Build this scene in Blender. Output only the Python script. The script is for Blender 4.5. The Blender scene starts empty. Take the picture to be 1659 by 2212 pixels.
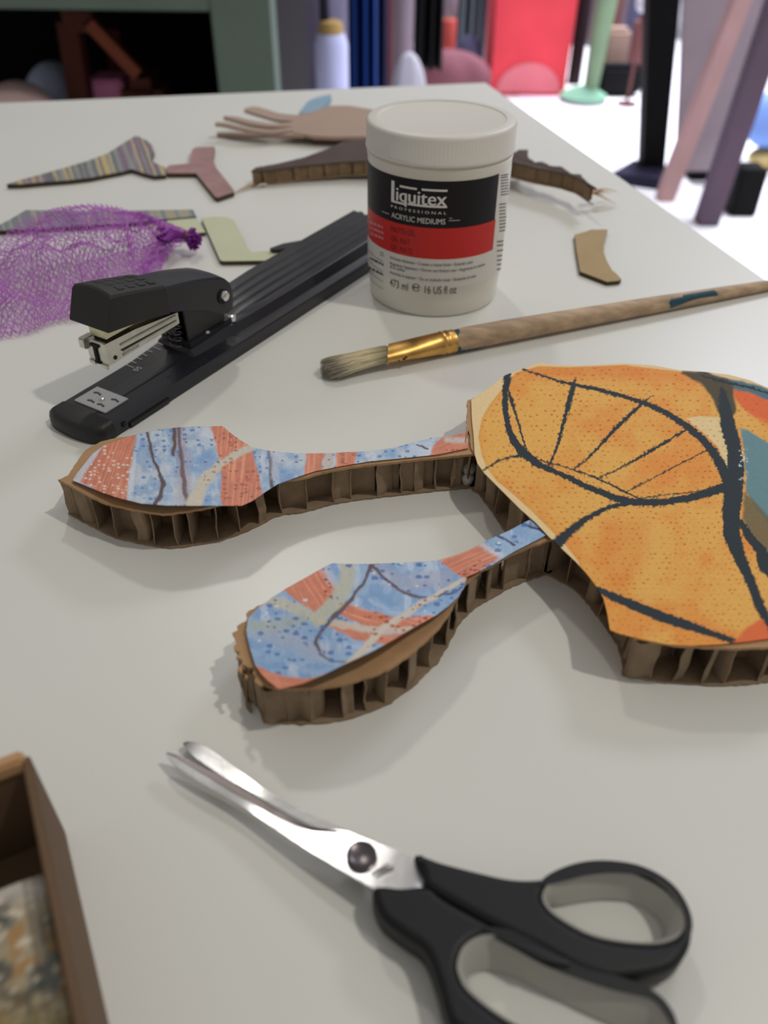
import bpy, bmesh, math, random
import numpy as np
from mathutils import Vector, Matrix

# ------------------------------------------------------------------ camera, light, exposure
T = 0.75                                   # table height
CAMH = 0.2305                              # lens above the table top
FPX, PITCH, ROLL = 1750.0, math.radians(39.7), math.radians(0.7)
FW = np.array([0.0, math.cos(PITCH), -math.sin(PITCH)])
_rt = np.array([1.0, 0.0, 0.0]); _up = np.cross(_rt, FW)
RT = math.cos(ROLL)*_rt + math.sin(ROLL)*_up
UP = -math.sin(ROLL)*_rt + math.cos(ROLL)*_up
CAM = np.array([0.0, 0.0, T + CAMH])
sc = bpy.context.scene
col = sc.collection
cd = bpy.data.cameras.new('camera'); cam = bpy.data.objects.new('camera', cd); col.objects.link(cam)
cam.matrix_world = Matrix(((RT[0], UP[0], -FW[0], CAM[0]), (RT[1], UP[1], -FW[1], CAM[1]),
                           (RT[2], UP[2], -FW[2], CAM[2]), (0, 0, 0, 1)))
cd.sensor_fit = 'VERTICAL'; cd.sensor_height = 36.0; cd.lens = FPX*36.0/2212.0
cd.clip_start = 0.01; cd.clip_end = 60
cd.dof.use_dof = True; cd.dof.focus_distance = 0.37; cd.dof.aperture_fstop = cd.lens/3.7
sc.camera = cam

w = bpy.data.worlds.new('world'); sc.world = w; w.use_nodes = True
w.node_tree.nodes['Background'].inputs[0].default_value = (1.0, 0.975, 0.93, 1)
w.node_tree.nodes['Background'].inputs[1].default_value = 0.29


def lamp(name, loc, power, size, color, kind='POINT', target=None):
    ld = bpy.data.lights.new(name, kind); ld.energy = power; ld.color = color
    if kind == 'AREA':
        ld.shape = 'DISK'; ld.size = size
    else:
        ld.shadow_soft_size = size
    o = bpy.data.objects.new(name, ld); o.location = loc; col.objects.link(o)
    if target is not None:
        o.rotation_euler = (Vector(target)-Vector(loc)).to_track_quat('-Z', 'Y').to_euler()
    return o


tgt = Vector((0.0, 0.32, T))
lamp('spot_lamp_behind', tgt + Vector((-0.18, 0.85, 1.0))*1.55, 42, 0.12, (1.0, 0.96, 0.88), 'AREA', tgt).data.energy = 4.7
lamp('spot_lamp_right', tgt + Vector((0.50, -0.10, 1.0))*1.6, 31, 0.035, (1.0, 0.95, 0.86))
for _n, _p, _e in (('shop_ceiling_lamp', (1.2, 4.8, 2.6), 120), ('aisle_ceiling_lamp', (1.6, 2.8, 2.6), 66)):
    lamp(_n, _p, _e, 1.0, (0.84, 0.87, 1.0), 'AREA', (_p[0], _p[1], 0)).data.spread = math.radians(130)
sc.view_settings.view_transform = 'Standard'
sc.view_settings.look = 'None'
sc.view_settings.exposure = 0.0
sc.view_settings.gamma = 1.0
sc.view_settings.use_curve_mapping = False

# ------------------------------------------------------------------ surveying helpers


def ray(px, py):
    return FW*FPX + RT*(px-829.5) - UP*(py-1106.0)


def at(px, py, z=0.0):
    """the spot on the level z above the table that the survey reading (px, py) belongs to"""
    d = ray(px, py); t = (T+z-CAM[2])/d[2]
    p = CAM + d*t
    return np.array([p[0], p[1], T+z])


def atY(px, py, Y):
    d = ray(px, py); return CAM + d*(Y/d[1])


def trace(P):
    """chart coordinates of points (N,3), used to read the painted designs"""
    d = np.asarray(P) - CAM
    k = d @ FW
    return np.stack([829.5 + FPX*(d @ RT)/k, 1106.0 - FPX*(d @ UP)/k], 1)


def crv(pts, n=8, closed=False):
    """Catmull-Rom through the points"""
    P = [np.array(p, float) for p in pts]; out = []
    m = len(P)
    rng = range(m if closed else m-1)
    for i in rng:
        p0 = P[(i-1) % m] if (closed or i > 0) else P[0]
        p1 = P[i]; p2 = P[(i+1) % m]
        p3 = P[(i+2) % m] if (closed or i+2 < m) else P[-1]
        for k in range(n):
            t = k/n
            out.append(0.5*((2*p1) + (-p0+p2)*t + (2*p0-5*p1+4*p2-p3)*t*t + (-p0+3*p1-3*p2+p3)*t**3))
    if not closed:
        out.append(P[-1])
    return np.array(out)


def resample(P, n):
    P = np.asarray(P, float)
    s = np.concatenate([[0], np.cumsum(np.linalg.norm(np.diff(P, axis=0), axis=1))])
    u = np.linspace(0, s[-1], n)
    return np.stack([np.interp(u, s, P[:, k]) for k in range(P.shape[1])], 1)


# ------------------------------------------------------------------ colour and materials
def lin(c):
    return [(v/255/12.92 if v/255 <= 0.04045 else ((v/255+0.055)/1.055)**2.4) for v in c]


def alb(c, k=1.5):
    v = [max(0.003, x*k) for x in lin(c)]; m = max(v)
    return tuple(x*min(1.0, 0.88/m) for x in v)


def mat(name, color, rough=0.6, metal=0.0, var=0.0, scale=60.0, bump=0.0, bscale=200.0, spec=0.5, attr=False,
        stretch=None, trans=0.0):
    m = bpy.data.materials.new(name); m.use_nodes = True
    nt = m.node_tree; b = nt.nodes['Principled BSDF']
    b.inputs['Roughness'].default_value = rough
    b.inputs['Metallic'].default_value = metal
    b.inputs['Specular IOR Level'].default_value = spec
    if trans:
        b.inputs['Subsurface Weight'].default_value = trans
        b.inputs['Subsurface Radius'].default_value = (0.006, 0.005, 0.004)
    tc = nt.nodes.new('ShaderNodeTexCoord')
    vec = tc.outputs['Object']
    if stretch:
        mp = nt.nodes.new('ShaderNodeMapping'); mp.inputs['Scale'].default_value = stretch
        nt.links.new(vec, mp.inputs['Vector']); vec = mp.outputs['Vector']
    if attr:
        a = nt.nodes.new('ShaderNodeAttribute'); a.attribute_name = 'Col'
        nt.links.new(a.outputs['Color'], b.inputs['Base Color'])
    elif var > 0:
        n = nt.nodes.new('ShaderNodeTexNoise'); n.inputs['Scale'].default_value = scale
        n.inputs['Detail'].default_value = 5.0
        nt.links.new(vec, n.inputs['Vector'])
        r = nt.nodes.new('ShaderNodeValToRGB')
        r.color_ramp.elements[0].position = 0.3; r.color_ramp.elements[1].position = 0.7
        r.color_ramp.elements[0].color = (*[v*(1-var) for v in color], 1)
        r.color_ramp.elements[1].color = (*[min(1, v*(1+var)) for v in color], 1)
        nt.links.new(n.outputs['Fac'], r.inputs['Fac'])
        nt.links.new(r.outputs['Color'], b.inputs['Base Color'])
    else:
        b.inputs['Base Color'].default_value = (*color, 1)
    if bump > 0:
        n2 = nt.nodes.new('ShaderNodeTexNoise'); n2.inputs['Scale'].default_value = bscale
        n2.inputs['Detail'].default_value = 4.0
        nt.links.new(vec, n2.inputs['Vector'])
        bp = nt.nodes.new('ShaderNodeBump'); bp.inputs['Strength'].default_value = bump
        bp.inputs['Distance'].default_value = 0.001
        nt.links.new(n2.outputs['Fac'], bp.inputs['Height'])
        nt.links.new(bp.outputs['Normal'], b.inputs['Normal'])
    return m


M = {}
M['table'] = mat('white_laminate', (0.765, 0.765, 0.725), 0.33, var=0.012, scale=9, bump=0.03, bscale=900)
M['floor'] = mat('pale_floor', (0.86, 0.85, 0.86), 0.5, var=0.04, scale=2)
M['wall'] = mat('grey_wall', (0.70, 0.68, 0.78), 0.9, var=0.1, scale=2)
M['steel'] = mat('steel', (0.55, 0.55, 0.57), 0.35, 1.0)
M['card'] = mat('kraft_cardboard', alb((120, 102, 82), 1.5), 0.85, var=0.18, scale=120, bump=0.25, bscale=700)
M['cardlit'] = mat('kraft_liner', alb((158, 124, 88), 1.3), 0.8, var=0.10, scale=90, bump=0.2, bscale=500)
M['cardmid'] = mat('kraft_wall', alb((112, 90, 66), 1.25), 0.85, var=0.16, scale=90, bump=0.2, bscale=500)
M['carddark'] = mat('brown_kraft', alb((92, 72, 60), 1.3), 0.85, var=0.15, scale=80, bump=0.2, bscale=500)
M['paint'] = mat('painted_paper', (0.8, 0.8, 0.8), 0.42, bump=0.25, bscale=1300, attr=True, spec=0.4)
M['paintmatte'] = mat('watercolour_paper', (0.8, 0.8, 0.8), 0.7, bump=0.3, bscale=1500, attr=True, spec=0.25)
M['black'] = mat('black_enamel', (0.017, 0.017, 0.024), 0.31, bump=0.06, bscale=1500)
M['blackmatte'] = mat('black_plastic', (0.011, 0.011, 0.012), 0.5, bump=0.12, bscale=2500)
M['tickgrey'] = mat('grey_tick', (0.05, 0.05, 0.055), 0.6)
M['groove'] = mat('black_groove', (0.003, 0.003, 0.003), 0.7)
M['nickel'] = mat('nickel', (0.62, 0.61, 0.55), 0.3, 1.0, var=0.12, scale=150)
M['nickely'] = mat('yellowed_nickel', (0.62, 0.60, 0.40), 0.35, 1.0, var=0.1, scale=150)
M['chrome'] = mat('chrome', (0.75, 0.75, 0.76), 0.12, 1.0)
M['blade'] = mat('blade_steel', (0.72, 0.71, 0.72), 0.25, 1.0, bump=0.04, bscale=400)
M['bevel'] = mat('shaded_steel', (0.20, 0.17, 0.17), 0.4, 1.0)  # dark reflection along the blade bevel, put into the steel's colour
M['screw'] = mat('dark_screw', (0.16, 0.14, 0.15), 0.3, 1.0)
M['scis'] = mat('charcoal_plastic', (0.007, 0.008, 0.010), 0.48, bump=0.1, bscale=1500, spec=0.35)
M['grip'] = mat('grey_rubber', (0.46, 0.45, 0.41), 0.6, bump=0.08, bscale=1200)
M['jar'] = mat('milky_plastic', (0.74, 0.715, 0.64), 0.38, var=0.02, scale=20, trans=0.25)
M['lid'] = mat('white_plastic', (0.74, 0.72, 0.67), 0.45, bump=0.05, bscale=800)
M['lblack'] = mat('label_black', (0.010, 0.009, 0.012), 0.45, spec=0.25)
M['lred'] = mat('label_red', (0.60, 0.028, 0.026), 0.45, spec=0.3)
M['lwhite'] = mat('label_white', (0.72, 0.70, 0.66), 0.45)
M['inkw'] = mat('white_ink', (0.74, 0.73, 0.70), 0.5)
M['inkb'] = mat('black_ink', (0.03, 0.03, 0.03), 0.5)
M['inkr'] = mat('dark_ink_on_red', (0.13, 0.01, 0.012), 0.5)
M['inkp'] = mat('pale_ink_on_red', (0.62, 0.25, 0.24), 0.5)
M['wood'] = mat('worn_wood', alb((168, 142, 114), 1.2), 0.6, var=0.28, scale=40, stretch=(1, 6, 6), bump=0.2, bscale=300)
M['brass'] = mat('brass', (0.62, 0.37, 0.11), 0.40, 1.0, var=0.32, scale=90)
M['teal'] = mat('dried_teal_paint', alb((22, 62, 76), 1.3), 0.5, var=0.2, scale=300, bump=0.3, bscale=500)
M['bristle'] = mat('hog_bristle', alb((176, 166, 138), 1.4), 0.7, attr=True)
M['tan'] = mat('tan_greyboard', alb((160, 136, 98), 1.15), 0.75, var=0.06, scale=60, bump=0.1, bscale=600)
M['greyboard_edge'] = mat('board_edge', alb((66, 54, 40), 1.3), 0.9, var=0.2, scale=400, bump=0.5, bscale=900)
M['pinkpaper'] = mat('mottled_pink', alb((138, 106, 106), 1.45), 0.7, var=0.16, scale=50, bump=0.1, bscale=500)
M['greensheet'] = mat('pale_green_sheet', alb((184, 188, 158), 1.2), 0.6, var=0.02, scale=40)
M['handpaper'] = mat('rosy_tan_board', alb((156, 134, 120), 1.2), 0.8, var=0.03, scale=30)
M['bluepaper'] = mat('light_blue_board', alb((132, 160, 180), 1.1), 0.7, var=0.05, scale=40)
M['net'] = mat('purple_net', alb((160, 84, 170), 1.6), 0.45)
M['netdark'] = mat('purple_net_knot', alb((122, 46, 136), 1.5), 0.5)
M['tie'] = mat('brown_tie', alb((96, 60, 66), 1.4), 0.6)
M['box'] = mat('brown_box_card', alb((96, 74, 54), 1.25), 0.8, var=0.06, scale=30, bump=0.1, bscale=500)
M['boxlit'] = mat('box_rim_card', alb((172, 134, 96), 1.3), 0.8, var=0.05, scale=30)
M['glue'] = mat('clear_glue', (0.55, 0.53, 0.50), 0.15, var=0.2, scale=200)
M['whitetear'] = mat('torn_white_paper', (0.8, 0.79, 0.76), 0.8)
M['brownstrip'] = mat('dark_brown_top', alb((72, 58, 54), 1.2), 0.8, var=0.12, scale=60)

# ------------------------------------------------------------------ object helpers
ORG = {}


def tag(o, label=None, cat=None, group=None, kind=None):
    if label: o['label'] = label
    if cat: o['category'] = cat
    if group: o['group'] = group
    if kind: o['kind'] = kind
    return o


def thing(name, label, cat, loc=(0, 0, 0), group=None):
    o = bpy.data.objects.new(name, None); col.objects.link(o)
    o.location = loc; o.empty_display_size = 0.02
    ORG[o.name] = np.array(loc, float)
    return tag(o, label, cat, group)


def mesh(name, V, F, m, parent=None, smooth=False, colors=None):
    V = np.asarray(V, float).reshape(-1, 3)
    org = ORG.get(parent.name, np.zeros(3)) if parent else np.zeros(3)
    me = bpy.data.meshes.new(name)
    me.from_pydata((V-org).tolist(), [], [tuple(int(i) for i in f) for f in F])
    me.update()
    if smooth:
        me.polygons.foreach_set('use_smooth', [True]*len(me.polygons))
    if colors is not None:
        a = me.color_attributes.new('Col', 'FLOAT_COLOR', 'POINT')
        c = np.ones((len(V), 4), np.float32); c[:, :3] = colors
        a.data.foreach_set('color', c.ravel())
    o = bpy.data.objects.new(name, me); col.objects.link(o)
    if m is not None: me.materials.append(m)
    if parent: o.parent = parent
    ORG[o.name] = org
    return o


def autosmooth(o, deg=35):
    me = o.data
    me.polygons.foreach_set('use_smooth', [True]*len(me.polygons))
    bm = bmesh.new(); bm.from_mesh(me)
    for e in bm.edges:
        if len(e.link_faces) == 2 and e.calc_face_angle(0) > math.radians(deg):
            e.smooth = False
    bm.to_mesh(me); bm.free()
    return o


def prism(name, outline, z0, z1, m, parent=None, bevel=0.0, dz=None, edge_mat=None):
    """plate with the given plan outline; dz(x,y) lifts it"""
    P = np.asarray(outline, float)[:, :2]
    area = 0.5*np.sum(P[:, 0]*np.roll(P[:, 1], -1)-np.roll(P[:, 0], -1)*P[:, 1])
    if area < 0: P = P[::-1]
    n = len(P)
    lift = np.array([dz(x, y) for x, y in P]) if dz else np.zeros(n)
    V = np.concatenate([np.c_[P, z0+lift], np.c_[P, z1+lift]])
    F = [tuple(range(n-1, -1, -1)), tuple(range(n, 2*n))]
    F += [(i, (i+1) % n, n+(i+1) % n, n+i) for i in range(n)]
    o = mesh(name, V, F, m, parent)
    if edge_mat:
        o.data.materials.append(edge_mat)
        for p in o.data.polygons[2:]: p.material_index = 1
    if bevel:
        bm = bmesh.new(); bm.from_mesh(o.data)
        es = [e for e in bm.edges if not (len(e.link_faces) == 2 and all(len(f.verts) == 4 and abs(f.normal.z) < 0.3 for f in e.link_faces) and e.calc_face_angle(0) < 0.6)]
        bmesh.ops.bevel(bm, geom=es, offset=bevel, segments=2, affect='EDGES', clamp_overlap=True)
        bm.to_mesh(o.data); bm.free()
        autosmooth(o, 40)
    bm = bmesh.new(); bm.from_mesh(o.data)
    bmesh.ops.triangulate(bm, faces=[f for f in bm.faces if len(f.verts) > 4], ngon_method='EAR_CLIP')
    bm.to_mesh(o.data); bm.free()
    return o


def box_m(name, lo, hi, m, parent=None, bevel=0.0, frame=None):
    """box; frame maps local (a,b,c) to the world"""
    C = [(x, y, z) for z in (lo[2], hi[2]) for y in (lo[1], hi[1]) for x in (lo[0], hi[0])]
    if frame: C = [frame(*c) for c in C]
    F = [(0, 2, 3, 1), (4, 5, 7, 6), (0, 1, 5, 4), (2, 6, 7, 3), (0, 4, 6, 2), (1, 3, 7, 5)]
    o = mesh(name, C, F, m, parent)
    bm = bmesh.new(); bm.from_mesh(o.data)
    bmesh.ops.recalc_face_normals(bm, faces=bm.faces)
    if bevel:
        bmesh.ops.bevel(bm, geom=list(bm.edges), offset=bevel, segments=2, affect='EDGES')
    bm.to_mesh(o.data); bm.free()
    if bevel: autosmooth(o, 40)
    return o


def loft(name, rings, m, parent=None, closed=True, cap=True, smooth=True, deg=40):
    """skin through rings of equal count"""
    n = len(rings[0]); V = np.concatenate([np.asarray(r, float) for r in rings]); F = []
    for k in range(len(rings)-1):
        for i in range(n if closed else n-1):
            j = (i+1) % n
            F.append((k*n+i, k*n+j, (k+1)*n+j, (k+1)*n+i))
    if cap and closed:
        F.append(tuple(range(n-1, -1, -1))); F.append(tuple((len(rings)-1)*n+i for i in range(n)))
    o = mesh(name, V, F, m, parent)
    bm = bmesh.new(); bm.from_mesh(o.data)
    bmesh.ops.recalc_face_normals(bm, faces=bm.faces)
    bm.to_mesh(o.data); bm.free()
    if smooth: autosmooth(o, deg)
    return o


def lathe(name, prof, c, m, parent=None, seg=64, ripple=None, deg=40):
    """prof: (r, z) pairs from bottom to top"""
    rings = []
    for k, (r, z) in enumerate(prof):
        a = np.arange(seg)*2*math.pi/seg
        rr = np.full(seg, r)
        if ripple and ripple[0] <= k <= ripple[1]:
            rr = rr + ripple[2]*np.cos(a*ripple[3])
        rings.append(np.stack([c[0]+rr*np.cos(a), c[1]+rr*np.sin(a), np.full(seg, c[2]+z)], 1))
    return loft(name, rings, m, parent, deg=deg)


def tube(name, pts, rad, m, parent=None, seg=8, flat=None):
    P = np.asarray(pts, float); n = len(P)
    R = np.full(n, rad) if np.isscalar(rad) else np.asarray(rad, float)
    tang = np.gradient(P, axis=0)
    up = np.array([0, 0, 1.0]); rings = []
    for i in range(n):
        t = tang[i]/(np.linalg.norm(tang[i])+1e-12)
        u = up if abs(t[2]) < 0.95 else np.array([1.0, 0, 0])
        a = np.cross(t, u); a /= np.linalg.norm(a); b = np.cross(a, t)
        th = np.arange(seg)*2*math.pi/seg
        fb = 1.0 if flat is None else (flat if np.isscalar(flat) else flat[i])
        rings.append(P[i]+R[i]*(np.cos(th)[:, None]*a+fb*np.sin(th)[:, None]*b))
    return loft(name, rings, m, parent)


# ------------------------------------------------------------------ noise and painting
_rng = np.random.default_rng(7)
_grid = _rng.random((257, 257))


def vnoise(x, y):
    xi = np.floor(x).astype(int); yi = np.floor(y).astype(int)
    fx = x-xi; fy = y-yi
    fx = fx*fx*(3-2*fx); fy = fy*fy*(3-2*fy)
    g = lambda a, b: _grid[a % 257, b % 257]
    return (g(xi, yi)*(1-fx)+g(xi+1, yi)*fx)*(1-fy)+(g(xi, yi+1)*(1-fx)+g(xi+1, yi+1)*fx)*fy


def fbm(x, y, o=4):
    s = 0; a = 0.5; t = 0
    for k in range(o):
        s = s+a*vnoise(x*2**k+17.3*k, y*2**k+5.1*k); t += a; a *= 0.5
    return s/t


def sstep(e0, e1, x):
    t = np.clip((x-e0)/(e1-e0), 0, 1); return t*t*(3-2*t)


def stroke_d(Q, pts, wid):
    """distance to the edge of a brush stroke (negative inside)"""
    best = np.full(len(Q), 1e9)
    wid = [wid]*len(pts) if np.isscalar(wid) else wid
    for (a, b, wa, wb) in zip(pts[:-1], pts[1:], wid[:-1], wid[1:]):
        a = np.array(a, float); b = np.array(b, float); ab = b-a
        t = np.clip(((Q-a)@ab)/(ab@ab), 0, 1)
        d = np.linalg.norm(Q-(a+t[:, None]*ab), axis=1)-0.5*(wa+(wb-wa)*t)
        best = np.minimum(best, d)
    return best


def poly_d(Q, pts):
    """signed distance to a polygon (negative inside)"""
    P = np.array(pts, float); n = len(P)
    ins = np.zeros(len(Q), bool); best = np.full(len(Q), 1e9)
    for i in range(n):
        a = P[i]; b = P[(i+1) % n]; ab = b-a
        t = np.clip(((Q-a)@ab)/(ab@ab+1e-9), 0, 1)
        best = np.minimum(best, np.linalg.norm(Q-(a+t[:, None]*ab), axis=1))
        c = ((a[1] > Q[:, 1]) != (b[1] > Q[:, 1]))
        with np.errstate(divide='ignore', invalid='ignore'):
            xx = (b[0]-a[0])*(Q[:, 1]-a[1])/(b[1]-a[1])+a[0]
        ins ^= c & (Q[:, 0] < xx)
    return np.where(ins, -best, best)


def lay(C, mask, c, k=1.5):
    c = np.array(alb(c, k)) if not isinstance(c, np.ndarray) else c
    return C*(1-mask[:, None])+c*mask[:, None]


# ================================================================== SETTING
def structure(o):
    o['kind'] = 'structure'; return o


structure(box_m('floor', (-6, -2, -0.1), (7, 9, 0.0), M['floor']))
structure(box_m('wall_back', (-6, 7.6, 0.0), (7, 7.75, 2.8), M['wall']))

# the big white work table
A = at(1050, 178); Bk = at(0, 222); Rr = at(1659, 606)
db = (Bk-A)/np.linalg.norm(Bk-A); dr = (Rr-A)/np.linalg.norm(Rr-A)
tc_ = A[:2]; tl = (A+db*2.1)[:2]; br = (A+dr*1.75)[:2]; bl = (A+db*2.1+dr*1.75)[:2]
table = thing('work_table', 'large white laminate work table carrying all the craft pieces', 'table', (-0.4, 0.3, 0))
prism('tabletop', [tc_, tl, bl, br], T-0.03, T, M['table'], table, bevel=0.0015)
for f, g in ((0.06, 0.06), (2.0, 0.06), (0.06, 1.68), (2.0, 1.68)):
    p = (A+db*f+dr*g)
    box_m('leg', (p[0]-.025, p[1]-.025, 0), (p[0]+.025, p[1]+.025, T-0.03), M['steel'], table, bevel=0.003)

# ================================================================== HONEYCOMB BOARDS


def honeycomb(root, outline, th, seed, pitch=0.0095, z0=0.0, dz=None, ragged=None, flush=False, fin_range=None, top_mat=None,
              inset=0.0006, kinds=None):
    """kraft honeycomb board: two liners and the torn cell walls between them"""
    rnd = random.Random(seed)
    P = np.asarray(outline, float)[:, :2]
    area = 0.5*np.sum(P[:, 0]*np.roll(P[:, 1], -1)-np.roll(P[:, 0], -1)*P[:, 1])
    if area < 0: P = P[::-1]
    PP = np.vstack([P, P[:1]])
    per = np.sum(np.linalg.norm(np.diff(PP, axis=0), axis=1))
    fine = resample(PP, max(60, int(per/0.0016)))[:-1]
    tn = np.roll(fine, -1, 0)-np.roll(fine, 1, 0); tn /= np.linalg.norm(tn, axis=1)[:, None]
    nrm = np.stack([-tn[:, 1], tn[:, 0]], 1)          # inward
    jit = np.array([rnd.uniform(-1, 1) for _ in fine])
    jit2 = np.array([rnd.uniform(-1, 1) for _ in fine])
    amp = np.array([ragged(*p) if ragged else 0.00022 for p in fine])
    lo = fine + nrm*(jit*0.00025)[:, None]
    hi = fine + nrm*(jit2*amp+.0002)[:, None]
    prism('bottom_liner', lo, T+z0+0.0002, T+z0+0.0011, M['card'], root, dz=dz)
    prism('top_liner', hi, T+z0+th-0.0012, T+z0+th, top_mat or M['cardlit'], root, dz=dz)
    # cell walls
    n = len(fine); step = per/n; pos = 0.0; idx = []
    while pos < per-pitch*0.6:
        idx.append(int(pos/step) % n); pos += pitch*rnd.uniform(0.72, 1.3)
    zl = [z0+0.0011, z0+th*0.35, z0+th*0.68, z0+th-0.0012]
    for q, i in enumerate(idx):
        j = idx[(q+1) % len(idx)]
        if fin_range and not fin_range(*fine[i]): continue
        kind = rnd.random()
        back = fine[np.hypot(*(fine-fine[i]).T) > .004]-fine[i]
        al = back@nrm[i]; ac = np.abs(back@tn[i])
        opp = al[(ac < .004) & (al > .001)]
        dep = min(rnd.uniform(0.009, 0.014), .30*(opp.min() if len(opp) else .05))
        bow = rnd.uniform(-0.0012, 0.0012)
        pi = fine[i]+nrm[i]*inset; pj = fine[j]+nrm[j]*inset
        skew = rnd.uniform(-0.35, 0.35)
        di = nrm[i]+tn[i]*skew; dj = nrm[j]+tn[j]*rnd.uniform(-0.3, 0.3)
        mid = 0.5*(pi+pj); nm = 0.5*(nrm[i]+nrm[j])
        fr = rnd.uniform(.35, .62)
        if flush:
            plan = [pi, pi*.5+mid*.5+nm*.0008, mid+nm*rnd.uniform(.0006, .0016), pj*.5+mid*.5+nm*.0010, pj+nrm[j]*rnd.uniform(.0004, .003)]
        elif kind < 0.22:      # deep dark cell
            plan = [pi, pi+di*dep*0.5+tn[i]*bow, pi+di*dep*1.3, mid+nm*dep*1.5, pj+dj*dep*1.2]
        elif kind < 0.66:    # a wall that swings half across, then a dark hole
            a_ = pi*(1-fr)+pj*fr
            plan = [pi, pi*.5+a_*.5+nm*rnd.uniform(.0004, .0016), a_+nm*rnd.uniform(.0010, .0036), a_+nm*dep*.75+(pj-pi)*.06, a_+nm*dep*1.4, pj+nrm[j]*dep*1.25]
        elif kind < 0.78:    # almost flush wall
            plan = [pi, pi*0.5+mid*0.5+nm*0.0012, mid+nm*0.0022, pj*0.5+mid*0.5+nm*0.0012, pj+nrm[j]*0.0005]
        else:                # square pocket
            plan = [pi, pi+di*dep*0.5, pi+di*dep*0.6+tn[i]*0.0025, pj+dj*dep*0.6-tn[j]*0.002, pj+dj*dep*0.45]
        plan = crv(plan, 3)
        d = np.gradient(plan, axis=0); d /= np.linalg.norm(d, axis=1)[:, None]+1e-12
        side = np.stack([-d[:, 1], d[:, 0]], 1)*0.00022
        V = []; F = []; m_ = len(plan)
        for z in zl:
            sh = nrm[i]*rnd.uniform(-0.0003, 0.0007) if zl[0] < z < zl[-1] else nrm[i]*0
            lf = dz(*pi) if dz else 0.0
            wgt = np.linspace(1, 0, m_)[:, None]
            lean = tn[i]*rnd.uniform(-0.0006, 0.0006)
            for s_ in (1, -1):
                pl = plan+side*s_+wgt*(sh+lean)
                V.append(np.c_[pl, np.full(m_, T+z+lf)])
        V = np.concatenate(V)
        for k in range(len(zl)-1):
            for s_ in range(2):
                a = (2*k+s_)*m_; b = (2*k+2+s_)*m_
                for u in range(m_-1):
                    F.append((a+u, a+u+1, b+u+1, b+u) if s_ else (a+u+1, a+u, b+u, b+u+1))
            F.append((2*k*m_, (2*k+1)*m_, (2*k+3)*m_, (2*k+2)*m_))
        mesh('cell_wall', V, F, M['cardmid'] if flush else M['card'], root)


# ---------------------------------------------------------------- upper paddle
def c5(x, y): return (100+x/1.659, 880+y/1.659)


TH = 0.0195
p1_front = [c5(*p) for p in [(80, 385), (130, 412), (190, 445), (250, 473), (330, 490), (390, 503), (450, 510), (540, 497), (600, 486), (680, 465), (760, 430), (820, 395), (860, 387), (900, 383), (940, 375), (1000, 357), (1100, 337), (1250, 320), (1400, 303), (1500, 293), (1540, 290)]]
p1_back = [c5(*p) for p in [(1540, 92), (1505, 94), (1400, 110), (1320, 127), (1250, 147), (1150, 159), (1000, 167), (900, 167), (800, 159), (740, 147), (690, 117), (640, 76), (560, 74), (480, 76), (400, 84), (325, 98), (260, 107), (200, 120), (140, 150), (110, 190), (75, 245)]]
out1 = [at(x, y, 0)[:2] for x, y in p1_front] + [at(x, y, TH)[:2] for x, y in p1_back]
pad1 = thing('painted_paddle', 'honeycomb cardboard paddle painted in blue and orange stripes, lying in front of the stapler',
             'paddle', (out1[6][0], out1[6][1]+.02, T))
honeycomb(pad1, out1, TH, 3, pitch=0.0098)


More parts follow.
